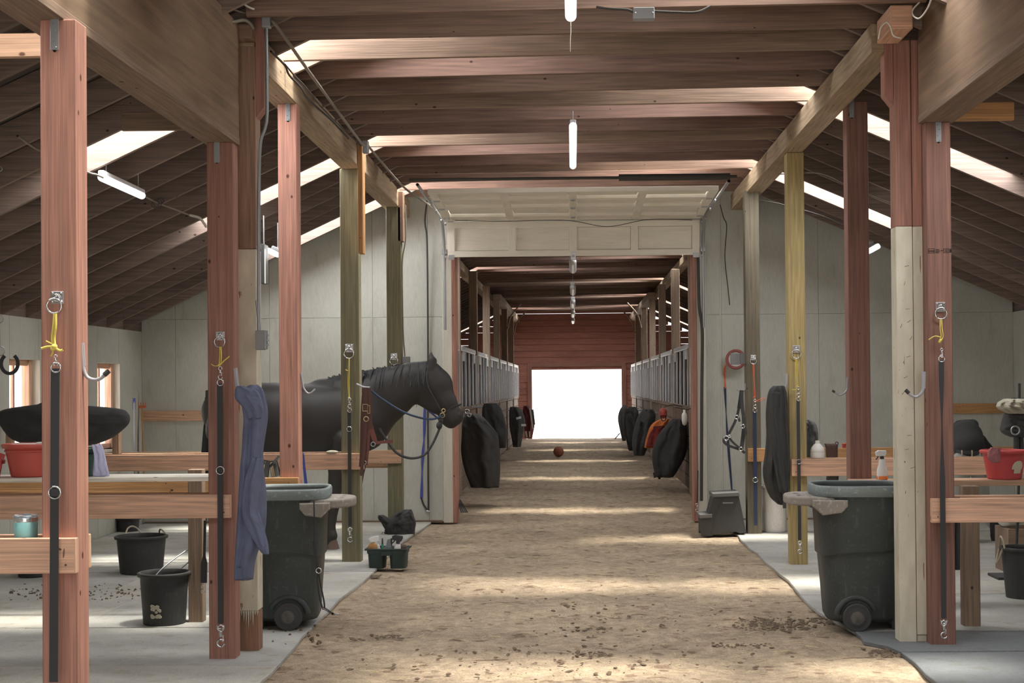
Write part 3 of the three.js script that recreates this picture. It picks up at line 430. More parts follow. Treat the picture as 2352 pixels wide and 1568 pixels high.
// ------------------------------------------------------------------ sectional lift door, pushed up under the joists
{
  const t = thing('lift_door', 'cream painted sectional lift door hanging open above the aisle doorway', 'door', V((DX0 + DX1) / 2, DTOP, -WALL + 0.1));
  const w0 = DX0 - 0.03, w1 = DX1 + 0.03, q = [[at(1318, 588, 17.5).y, 17.5], [at(1318, 505, 17.45).y, 17.45]];
  const path = [V(0, q[0][0], -17.5), V(0, q[1][0], -17.44), V(0, 3.70, -16.9), V(0, 3.735, -16.3), V(0, 3.75, -15.7), V(0, 3.76, -15.12)];
  for (let i = 0; i < path.length - 1; i++) {
    const a = path[i], b = path[i + 1], len = a.distanceTo(b) - 0.012, ang = Math.atan2(b.y - a.y, -(b.z - a.z)), g = [];
    const box = (x0, x1, v0, v1, th, off = 0) => g.push(boxAt(x0, x1, v0, v1, -th + off, off, 0.004));
    box(w0, w1, 0, 0.075, 0.05); box(w0, w1, len - 0.075, len, 0.05);
    const n = 4; for (let k = 0; k <= n; k++) { const c = lerp(w0 + 0.045, w1 - 0.045, k / n); box(c - 0.045, c + 0.045, 0.07, len - 0.07, 0.05); }
    const place = (gg) => { for (const o of gg) { o.rotateX(-(Math.PI / 2 - Math.atan2(b.y - a.y, b.z - a.z)) ); o.translate(0, a.y, a.z); } return gg; };
    const rot = (gg) => { const m = new THREE.Matrix4().makeBasis(V(1, 0, 0), b.clone().sub(a).normalize(), V(1, 0, 0).cross(b.clone().sub(a).normalize())); m.setPosition(a.x, a.y, a.z); return gg.map((o) => o.applyMatrix4(m)); };
    const sec = part(t, 'door_section', rot(g), M.door);
    for (let k = 0; k < n; k++) part(sec, 'door_panel', rot([boxAt(lerp(w0 + 0.045, w1 - 0.045, k / n) + 0.05, lerp(w0 + 0.045, w1 - 0.045, (k + 1) / n) - 0.05, 0.08, len - 0.08, -0.05, -0.036, 0.004)]), M.door);
    part(t, 'hinge', rot([boxAt(-0.03 + (w0 + w1) / 2, 0.03 + (w0 + w1) / 2, -0.05, 0.05, 0, 0.008, 0.002), torus(0.012, 0.004, V((w0 + w1) / 2, 0, 0.012)), boxAt(w0 + 0.01, w0 + 0.08, -0.03, 0.03, 0, 0.008, 0.002), boxAt(w1 - 0.08, w1 - 0.01, -0.03, 0.03, 0, 0.008, 0.002)]), M.steel);
    part(t, 'roller', rot([new THREE.CylinderGeometry(0.022, 0.022, 0.015, 14).rotateZ(Math.PI / 2).translate(w0 - 0.02, 0, 0.03), new THREE.CylinderGeometry(0.022, 0.022, 0.015, 14).rotateZ(Math.PI / 2).translate(w1 + 0.02, 0, 0.03)]), M.steel);
  }
  for (const x of [w0 - 0.05, w1 + 0.05]) part(t, 'track', [tube([V(x, 2.4, -17.62), V(x, 3.3, -17.6), V(x, 3.62, -17.44), V(x, 3.74, -17.0), V(x, 3.78, -14.6)], 0.018, 60, 6), boxAt(x - 0.03, x + 0.03, 3.34, 3.4, -17.68, -17.58, 0.003)], M.steel);
  part(t, 'spring_rod', [new THREE.CylinderGeometry(0.016, 0.016, w1 - w0 + 0.3, 10).rotateZ(Math.PI / 2).translate((w0 + w1) / 2, 3.85, -14.75), new THREE.CylinderGeometry(0.035, 0.035, 1.15, 14).rotateZ(Math.PI / 2).translate(1.05, 3.85, -14.75)], M.cableDark);
  part(t, 'pull_cord', tube([at(1045, 506, 17.35), at(1150, 508, 17.3), at(1300, 506, 17.3), at(1395, 520, 17.3), at(1490, 504, 17.3), at(1590, 505, 17.35)], 0.004, 60, 5), M.cableDark);
}
// ------------------------------------------------------------------ lamps
function tubeLamp(label, a, b, r, lit = true, group) {
  const c = a.clone().add(b).multiplyScalar(0.5), t = thing('tube_lamp', label, 'lamp', c, 0, group), d = b.clone().sub(a), len = d.length(), q = new THREE.Quaternion().setFromUnitVectors(V(0, 1, 0), d.clone().normalize());
  const put = (g) => g.applyQuaternion(q).translate(c.x, c.y, c.z);
  part(t, 'tube', put(new THREE.CapsuleGeometry(r, len - 2 * r, 6, 16)), lit ? M.lamp : M.lampDim);
  part(t, 'housing', put(new RoundedBoxGeometry(r * 1.6, len * 0.98, r * 1.2, 1, r * 0.3)).translate(0, r * 1.1, 0), M.lampDim);
  for (const k of [0.12, 0.88]) part(t, 'hanger', cyl(0.004, 0.004, 0.12, lerp(a.x, b.x, k), lerp(a.y, b.y, k) + r * 1.5, lerp(a.z, b.z, k), 6), M.steel);
  if (lit) { const L = new THREE.RectAreaLight(new THREE.Color(0.95, 0.96, 1), TUBE * 0.5, len * 0.95, r * 2); L.name = 'tube_lamp'; L.position.copy(c).add(V(0, -r - 0.015, 0)); L.up.set(1, 0, 0); L.lookAt(c.x, c.y - 1, c.z); L.rotateZ(Math.PI / 2 * (Math.abs(d.z) > Math.abs(d.x) ? 0 : 1)); scene.add(L); }
  return t;
}
tubeLamp('lit white tube lamp at the top edge of the picture, nearest of the aisle', at(1311, 40, 8.5).setZ(-6.3), at(1311, 40, 8.5), 0.034);
tubeLamp('lit white tube lamp in mid ceiling, second along the aisle', at(1316, 288, 11.4), at(1316, 382, 13.6), 0.032);
tubeLamp('lit white tube lamp under the left rafters, beside the nearest post', at(231, 406, 10.3), at(328, 450, 11.4), 0.03);
[[20.4, 621, 'dim tube lamp nearest behind the lift door, first of the far aisle'], [24.0, 673, 'dim tube lamp second behind the lift door'], [28.0, 703, 'dim tube lamp third behind the lift door'], [33.0, 725, 'dim tube lamp fourth behind the lift door'], [38.0, 740, 'dim tube lamp last before the red end wall']].forEach(([D, y, l]) => { const p = at(1316, y, D); tubeLamp(l, p, V(p.x, p.y + 0.03, p.z + 1.2), 0.05, false, 'dim aisle lamps'); });
function floodLamp(label, p, s, turn) {
  const t = thing('small_lamp', label, 'lamp', p);
  const q = new THREE.Euler(0, 0, turn);
  part(t, 'lens', new RoundedBoxGeometry(0.13 * s, 0.055 * s, 0.12 * s, 2, 0.02 * s).applyQuaternion(new THREE.Quaternion().setFromEuler(q)).translate(p.x, p.y, p.z), M.lamp);
  part(t, 'hood', new RoundedBoxGeometry(0.12 * s, 0.04 * s, 0.13 * s, 2, 0.012 * s).translate(-0.035 * s * Math.sign(turn || 1), 0.045 * s, 0).applyQuaternion(new THREE.Quaternion().setFromEuler(q)).translate(p.x, p.y, p.z), M.grey);
  part(t, 'stem', cyl(0.006, 0.006, 0.25, p.x - 0.05 * Math.sign(turn || 1), p.y + 0.05, p.z, 6), M.steel);
  const L = new THREE.PointLight(new THREE.Color(1, 0.98, 0.95), 0.5); L.name = 'small_lamp'; L.position.copy(p).add(V(0, 0, 0.0)); L.castShadow = true; scene.add(L);
}
floodLamp('small lit lamp under the left rafters, beside a hanging black board', at(627, 580, 14.2), 1, -0.45);
floodLamp('small lit lamp with a clear hood under the right rafters', at(2006, 571, 14.2), 1, 0.5);
{ const D = 13.9, t = thing('hanging_board', 'thin black board with a white edge hanging under the left rafters', 'board', at(604, 650, D)); part(t, 'panel', boxAt(xAt(597, D), xAt(609, D), yAt(604, 650, D), yAt(604, 560, D), -D - 0.18, -D, 0.003), M.black); part(t, 'edge_strip', boxAt(xAt(609, D), xAt(611, D), yAt(604, 651, D), yAt(604, 572, D), -D - 0.012, -D + 0.002, 0.001), M.white); part(t, 'hanger', cyl(0.006, 0.006, 0.3, xAt(603, D), yAt(604, 562, D), -D - 0.1, 6), M.steel); }
// cables, conduits and boxes
const wire = (name, label, cat, pts, r, mat, seg = 50) => tag(part(scene, name, tube(pts, r, seg, 6), mat), label, cat);
wire('cable', 'grey cable sagging under the left rafters from the lit tube lamp', 'cable', [at(40, 312, 8.3), at(90, 345, 8.9), at(200, 395, 9.9), at(231, 405, 10.25), at(330, 450, 11.4), at(362, 466, 11.6), at(400, 480, 11.7), at(440, 496, 11.8), at(462, 505, 11.8), at(474, 520, 11.8)], 0.008, M.cable, 80);
{ const p = at(362, 466, 11.58), t = thing('cable_coil', 'dark loose coil of wire on the sagging cable below the left rafters', 'cable', p); part(t, 'coil', [torus(0.03, 0.004, p.clone().add(V(-0.02, -0.01, 0))), torus(0.024, 0.004, p.clone().add(V(0.03, 0.015, 0.01))), torus(0.035, 0.003, p)], M.cableDark); }
wire('cable', 'pale cable end hooked round a knob beside the strapped left post', 'cable', [at(436, 494, 11.78), at(458, 500, 11.78), at(468, 512, 11.78), at(474, 522, 11.78)], 0.011, M.cableWhite);
{ const D = 8.92, t = thing('switch_conduit', 'grey conduit running down the left painted post from a small box', 'conduit', at(612, 270, D));
  part(t, 'pipe', tube([at(612, 62, D), at(613, 180, D), at(613, 268, D), at(608, 296, D), at(598, 330, D), at(595, 420, D + 0.08), at(594, 570, D + 0.15), at(594, 762, D + 0.15)], 0.011, 90, 8), M.galv);
  part(t, 'pipe', tube([at(589, 690, D + 0.15), at(592, 720, D + 0.15), at(598, 762, D + 0.15)], 0.008, 20, 6), M.galv);
  const p = at(612, 43, D); part(t, 'top_box', new RoundedBoxGeometry(0.055, 0.12, 0.06, 2, 0.008).translate(p.x, p.y, p.z), M.galv); part(t, 'clamp', torus(0.014, 0.004, at(594, 567, D + 0.17)).rotateX(0), M.steel); }
{ const D = 9.02, a = at(587, 803, D), b = at(606, 758, D), t = thing('switch_box', 'grey electrical switch box on the side of the left painted post', 'electrical box', a); part(t, 'case', boxAt(a.x, b.x, a.y, b.y, -D - 0.07, -D + 0.0, 0.004), M.greyBox); part(t, 'cover', boxAt(b.x, b.x + 0.012, a.y + 0.004, b.y, -D - 0.066, -D - 0.004, 0.003), M.galv); for (const k of [0.25, 0.5, 0.75]) part(t, 'switch', new THREE.BoxGeometry(0.014, 0.012, 0.012).rotateZ(0.5).translate(b.x + 0.018, lerp(a.y, b.y, k), -D - 0.03), M.galv); }
wire('cable', 'tan cable looping over the dark block at the top left', 'cable', [at(430, -6, 8.6), at(470, 24, 8.7), at(505, 38, 8.75), at(530, 50, 8.8), at(560, 46, 8.85), at(575, 54, 8.9), at(582, 66, 8.93)], 0.011, M.cable);
wire('cable', 'thin pale cable dropping to the grey box at the top left', 'cable', [at(550, -10, 8.7), at(560, 8, 8.75), at(575, 18, 8.8), at(596, 24, 8.88), at(608, 30, 8.88)], 0.007, M.cableWhite);
wire('cable', 'thin grey cable crossing the left header to the dark block', 'cable', [at(498, 6, 8.6), at(512, 15, 8.65), at(530, 20, 8.75), at(555, 28, 8.85), at(575, 30, 8.9)], 0.006, M.cable);
wire('conduit', 'long grey conduit running back beside the left aisle beam', 'conduit', [at(620, 45, 8.95), at(640, 66, 9.0), at(715, 172, 10.0), at(825, 322, 12.1), at(838, 333, 12.5)], 0.012, M.cable, 60);
wire('cable', 'black wire snaking along the face of the left aisle beam', 'cable', [at(622, 118, 9.3), at(654, 150, 9.75), at(664, 172, 9.9), at(690, 200, 10.2), at(712, 232, 10.6), at(760, 275, 11.4), at(800, 318, 12.1)], 0.008, M.cableDark, 60);
wire('cable', 'second black wire above it on the left aisle beam', 'cable', [at(655, 148, 9.7), at(680, 178, 9.95), at(700, 198, 10.1), at(740, 248, 10.9), at(790, 298, 11.8), at(830, 335, 12.4)], 0.006, M.cableDark, 60);
{ const p = at(840, 338, 12.5); tag(part(scene, 'junction_box', new RoundedBoxGeometry(0.05, 0.11, 0.07, 1, 0.006).translate(p.x, p.y, p.z), M.galv), 'small grey junction box on the left aisle beam near the orange-brown board', 'electrical box'); }
wire('conduit', 'grey conduit running on from the small junction box towards the lift door', 'conduit', [at(842, 330, 12.5), at(868, 362, 12.8), at(930, 432, 14.6), at(985, 470, 16.6), at(1018, 500, 17.4)], 0.011, M.cable, 50);
wire('cable', 'dark cable hanging down the cross wall behind the horse', 'cable', [at(981, 460, 17.6), at(976, 510, 17.62), at(981, 560, 17.65), at(983, 800, 17.7), at(983, 1000, 17.7), at(984, 1172, 17.7)], 0.012, M.cableDark, 60);
wire('cable', 'grey cable curving down the post by the cross wall', 'cable', [at(931, 470, 16.65), at(932, 545, 16.65), at(925, 590, 16.65), at(924, 640, 16.65), at(926, 760, 16.65), at(930, 820, 16.65)], 0.009, M.cable, 50);
{ const D = 16.55, p = at(931, 827, D); tag(part(scene, 'junction_box', new RoundedBoxGeometry(0.09, 0.09, 0.07, 1, 0.006).translate(p.x, p.y, p.z - 0.1), M.greyBox), 'small grey outlet box on the post right behind the horse neck', 'electrical box'); }
{ const D = 8.3, a = at(1454, 45, D), b = at(1503, 18, D), t = thing('ceiling_box', 'light grey metal box under the nearest lit joist, cables on both sides', 'electrical box', a); part(t, 'case', boxAt(a.x, b.x, a.y, b.y, -D - 0.05, -D + 0.02, 0.005), M.galv); for (const k of [0.1, 0.9]) part(t, 'screw', new THREE.SphereGeometry(0.006, 8, 6).translate(lerp(a.x, b.x, k), lerp(a.y, b.y, 0.5), -D + 0.02), M.steel); part(t, 'cable', tube([at(1370, 16, D + 0.02), at(1400, 20, D), at(1440, 22, D), at(1455, 28, D)], 0.008, 20, 6), M.cableDark); part(t, 'cable', tube([at(1502, 26, D), at(1550, 28, D), at(1600, 28, D), at(1632, 14, D + 0.02)], 0.008, 20, 6), M.cableDark); }
{ const p = at(1311, 46, 8.25); tag(part(scene, 'pull_string', tube([p, at(1311, 70, 8.25), at(1310, 95, 8.25), at(1310, 118, 8.25)], 0.0025, 20, 5), M.cableWhite), 'thin pull string hanging from the nearest aisle lamp', 'string'); }
wire('cable', 'white wire looping over the packing board at the top right post', 'cable', [at(2018, 90, 8.95), at(2023, 64, 8.95), at(2036, 52, 8.9), at(2045, 62, 8.88), at(2052, 82, 8.9), at(2070, 88, 8.9)], 0.005, M.cableWhite);
wire('cable', 'white wire dangling in front of the right header', 'cable', [at(2140, -6, 8.4), at(2130, 20, 8.5), at(2112, 42, 8.6), at(2098, 36, 8.7), at(2097, 22, 8.75), at(2112, 5, 8.7)], 0.005, M.cableWhite);
wire('cable', 'thin cable sagging across the dark right rafters', 'cable', [at(1786, 400, 14), at(1880, 398, 13.8), at(1940, 422, 13.5), at(2020, 455, 13.2), at(2060, 470, 13)], 0.005, M.cable);
wire('cable', 'thin dark cable low under the right rafters near the small lamp', 'cable', [at(1745, 460, 16), at(1800, 470, 15.6), at(1900, 500, 15), at(1990, 545, 14.4), at(2010, 558, 14.2)], 0.005, M.cableDark);
wire('cable', 'black cable hanging down beside the right end of the lift door', 'cable', [at(1603, 590, 17.55), at(1606, 700, 17.6), at(1613, 760, 17.62), at(1612, 900, 17.62), at(1611, 1150, 17.62)], 0.02, M.cableDark);
wire('cable', 'thin wire dropping from the right end of the beam on the cross wall', 'cable', [at(1654, 470, 17.4), at(1662, 500, 17.5), at(1669, 520, 17.6), at(1665, 590, 17.68), at(1672, 660, 17.68), at(1676, 700, 17.68)], 0.006, M.cableDark);
tag(part(scene, 'wall_batten', boxAt(xAt(1655, 17.7), xAt(1659, 17.7), 0.04, yAt(1657, 530, 17.7), -17.74, -17.72, 0.003), M.wall), 'narrow painted batten over a seam of the right cross wall', 'batten');

// ------------------------------------------------------------------ tie rings, twine loops and cross-tie straps on the posts
function tieRing(where, x, y, r, D, dx = 0) {                        // pixel centre of the ring
  const c = at(x, y, D), s = r * D / F, t = thing('tie_ring', 'chrome tie ring on a square plate, ' + where, 'tie ring', c.clone());
  const p = at(x + dx, y - r * 1.15, D - 0.0);
  part(t, 'plate', new RoundedBoxGeometry(s * 1.7, s * 1.7, 0.004, 1, 0.0015).translate(p.x, p.y, -D + 0.002), M.chrome);
  part(t, 'eye', [torus(s * 0.36, s * 0.16, V(p.x, p.y - s * 0.1, -D + 0.012)).rotateY(0), new THREE.SphereGeometry(s * 0.34, 12, 8).translate(p.x, p.y + s * 0.25, -D + 0.012)], M.chrome);
  for (const [i, j] of [[-1, 1], [1, 1], [-1, -1], [1, -1]]) part(t, 'screw', new THREE.SphereGeometry(s * 0.16, 8, 6).translate(p.x + i * s * 0.6, p.y + j * s * 0.6, -D + 0.005), M.chrome);
  part(t, 'ring', torus(s, s * 0.13, V(c.x, c.y, -D + 0.018), 32), M.chrome);
}
function twineLoop(where, color, pts, D, tails, r = 0.004, mat = M.twine) {
  const t = thing('twine_loop', color + ' twine loop knotted to the tie ring ' + where, 'twine', at(pts[0][0], pts[0][1], D));
  const w = pts.map(([x, y], i) => at(x, y, D - 0.03 - (i % 2) * 0.004));
  part(t, 'loop', tube(w.map((p) => p.clone().add(V(-0.004, 0, 0))), r, 30, 6), mat); part(t, 'loop', tube(w.map((p, i) => p.clone().add(V(0.004 + 0.004 * Math.sin(i), 0, 0.004))), r, 30, 6), mat);
  const k = w[w.length - 1]; part(t, 'knot', [new THREE.SphereGeometry(r * 2.6, 10, 8).translate(k.x, k.y, k.z), new THREE.SphereGeometry(r * 2.2, 10, 8).translate(k.x - 0.006, k.y - 0.008, k.z)], mat);
  tails.forEach((q, i) => part(t, 'tail', tube(q.map(([x, y]) => at(x, y, D - 0.035)), r * (i % 2 ? 0.7 : 1.1), 16, 6), mat));
}
function snap(t, x, y0, y1, D) {                                     // swivel snap hook between two pixel rows
  const a = at(x, y0, D - 0.06), b = at(x, y1, D - 0.06), L = a.y - b.y, z = a.z;
  part(t, 'snap_hook', [new THREE.TorusGeometry(L * 0.13, L * 0.04, 8, 20).translate(a.x, a.y - L * 0.12, z), cyl(L * 0.07, L * 0.09, L * 0.22, a.x, a.y - L * 0.5, z, 12), new THREE.TorusGeometry(L * 0.16, L * 0.045, 8, 20, Math.PI * 1.7).rotateZ(0.8).translate(a.x, b.y + L * 0.22, z), cyl(L * 0.03, L * 0.03, L * 0.3, a.x + L * 0.1, b.y + L * 0.28, z, 8)], M.chrome);
}
function crossTie(label, D, x, topSnap, yTop, yBot, botSnap, w, keeper, mat = M.nylon, lean = 0) {
  const t = thing('cross_tie_strap', label, 'strap', at(x, yTop, D - 0.06)), px = D / F;
  if (topSnap) { snap(t, x + 1, topSnap[0], topSnap[1], D); }
  const wd = typeof w === 'function' ? (u) => w(u) * px : w * px;
  part(t, 'ring', torus((typeof w === 'function' ? w(0) : w) * 0.55 * px, 0.0035, at(x + 1, yTop - 2, D - 0.06)), M.chrome);
  part(t, 'strap', ribbon([0, 0.25, 0.5, 0.75, 1].map((u) => at(x + lean * u, lerp(yTop, yBot, u), D - 0.06)), wd, 0.004), mat);
  for (const y of keeper) { const p = at(x + lean * (y - yTop) / (yBot - yTop), y, D - 0.065), s = (typeof w === 'function' ? w(0.4) : w) * px; part(t, 'keeper', new RoundedBoxGeometry(s * 1.12, s * 0.9, 0.008, 1, 0.003).translate(p.x, p.y, p.z), M.nylon); part(t, 'slide_ring', torus(s * 0.68, s * 0.11, p), M.chrome); }
  if (botSnap) { part(t, 'ring', new THREE.TorusGeometry((typeof w === 'function' ? w(1) : w) * 0.6 * px, 0.004, 8, 20, Math.PI).rotateZ(Math.PI).translate(...at(x + lean, yBot + 4, D - 0.06).toArray()), M.chrome); snap(t, x + lean, botSnap[0], botSnap[1], D); }
}
{ const D = posts.L1.D;
  tieRing('on the nearest left post', 128, 703, 17, D, 4);
  twineLoop('on the nearest left post', 'yellow', [[127, 720], [125, 750], [122, 775], [125, 796]], D, [[[125, 796], [110, 796], [95, 800]], [[120, 790], [106, 783]], [[128, 800], [138, 805], [144, 803]], [[124, 798], [120, 812], [117, 818]]], 0.005);
  crossTie('long black strap down the nearest left post, a round keeper midway', D, 127, [815, 842], 846, 1566, null, 20, [1131], M.nylon, -4); }
{ const D = posts.L2.D;
  tieRing('on the strapped left post', 506, 785, 12, D);
  twineLoop('on the strapped left post', 'yellow', [[506, 796], [506, 815], [505, 836]], D, [[[505, 838], [515, 828], [527, 818]], [[503, 840], [492, 840], [485, 836]]]);
  crossTie('black strap with a snap hook down the strapped left post', D, 505, [842, 872], 880, 1432, [1436, 1488], 13, [1080], M.nylon, 2); }
{ const D = posts.L4.D;
  tieRing('on the dark post with the leather halters', 802, 812, 11, D);
  twineLoop('on the halter post', 'thin yellow', [[802, 823], [801, 850], [800, 880], [802, 912]], D, [[[801, 851], [796, 850], [794, 848]]], 0.003);
  crossTie('black strap down the dark post with the leather halters', D, 802, [914, 938], 944, 1208, [1212, 1246], 8, [985], M.nylon, 2); }
tieRing('on the post behind the horse neck', 905, 829, 9, posts.L5.D);
{ const D = posts.R1.D;
  tieRing('on the right red-brown post', 2160, 720, 13, D);
  twineLoop('on the right red-brown post', 'yellow', [[2161, 734], [2161, 755], [2163, 772], [2160, 782]], D, [[[2160, 774], [2147, 772], [2133, 780]], [[2160, 784], [2158, 788]]]);
  crossTie('twisted black strap with a snap hook down the right red-brown post', D, 2162, [800, 822], 826, 1420, [1425, 1468], (u) => lerp(12, 3.5, sstep(0.05, 0.25, u)) + sstep(0.27, 0.5, u) * 8.5, [], M.nylon, 6); }
{ const D = posts.R4.D;
  tieRing('on the yellow-green post', 1829, 813, 10, D);
  twineLoop('on the yellow-green post', 'thin yellow', [[1829, 824], [1829, 850], [1831, 886]], D, [[[1831, 893], [1825, 895], [1819, 894]]], 0.003);
  crossTie('black strap with a buckle down the yellow-green post', D, 1833, [888, 912], 918, 1240, [1243, 1273], 7.5, [1060], M.nylon, 4); }
{ const D = posts.R5.D;
  tieRing('on the dark post left of the black coat', 1730, 829, 7, D);
  twineLoop('left of the black coat', 'orange', [[1730, 836], [1731, 870], [1733, 912]], D, [[[1733, 922], [1745, 917], [1752, 914], [1759, 917]], [[1734, 923], [1746, 921], [1757, 916]]], 0.004, M.orange);
  crossTie('dark blue strap down the dark post left of the black coat', D, 1733, [917, 938], 944, 1206, null, 8, [1102], M.blueStrap, 3); }
// grey tool hooks screwed to the sides of the posts
function toolHook(label, D, pts, r, capped = true) {
  const w = pts.map(([x, y]) => at(x, y, D)), t = thing('tool_hook', label, 'hook', w[0].clone());
  part(t, 'arm', tube(w, r, 40, 10), M.hook); part(t, 'back_plate', barBetween(w[0], w[1].clone().add(V(0, -0.02, 0)), r * 2.6, r * 1.2, 0.002), M.hook);
  if (capped) { const e = w[w.length - 1], f = w[w.length - 2], d = e.clone().sub(f).normalize(); part(t, 'end_cap', tube([e.clone().addScaledVector(d, -r * 2), e.clone().addScaledVector(d, r * 1.2)], r * 1.35, 4, 10), M.black); }
}
toolHook('big grey hook with a black tip on the nearest left post', 5.92, [[188, 788], [191, 830], [193, 850], [201, 866], [217, 872], [232, 868], [246, 855]], 0.008);
toolHook('grey hook on the strapped left post, holding the blue jacket', 8.78, [[541, 845], [545, 880], [548, 894], [556, 900], [566, 899]], 0.009, false);
toolHook('thin grey hook on the post behind the left wheeled bin', 10.58, [[691, 856], [695, 880], [698, 892], [706, 902], [714, 902], [724, 893]], 0.007, false);
toolHook('grey hook on the right red-brown post, pointing left', 9.16, [[2122, 853], [2121, 885], [2118, 900], [2105, 911], [2092, 907], [2083, 898]], 0.009);
toolHook('thin grey hook on the split post behind the right bin', 11.25, [[1947, 866], [1946, 890], [1941, 901], [1930, 907], [1922, 904], [1914, 898]], 0.007);
toolHook('dark hook on the yellow-green post, the black coat on it', 13.35, [[1807, 858], [1806, 880], [1802, 892], [1792, 896]], 0.008, false);
toolHook('dark hook on the dark right post, the black halter on it', 16.15, [[1713, 880], [1712, 893], [1706, 899], [1699, 898], [1692, 893]], 0.009, false);
{ // horseshoe hung on rings at the left edge
  const D = 9.2, t = thing('hanging_horseshoe', 'black horseshoe hanging from rings at the left edge', 'horseshoe', at(22, 835, D)), c = at(22, 835, D);
  const arc = []; for (let i = 0; i <= 12; i++) { const a = lerp(-0.95, Math.PI + 0.95, i / 12) + Math.PI; const s = 0.058; arc.push(V(c.x + Math.cos(a) * s * 0.95, c.y + Math.sin(a) * s * 1.1 , c.z)); }
  part(t, 'shoe', ribbon(arc, 0.022, 0.009), M.nylon); part(t, 'ring', torus(0.03, 0.0035, at(0, 806, D)), M.steel); part(t, 'ring', torus(0.026, 0.003, at(-1, 732, D)), M.steel);
  part(t, 'ring', torus(0.014, 0.003, at(0, 388, D)), M.steel); part(t, 'cord', tube([at(-3, 250, D), at(-2, 500, D), at(-2, 722, D)], 0.003, 12, 5), M.cable); part(t, 'cord', tube([at(-1, 740, D), at(0, 796, D)], 0.003, 8, 5), M.cable);
}

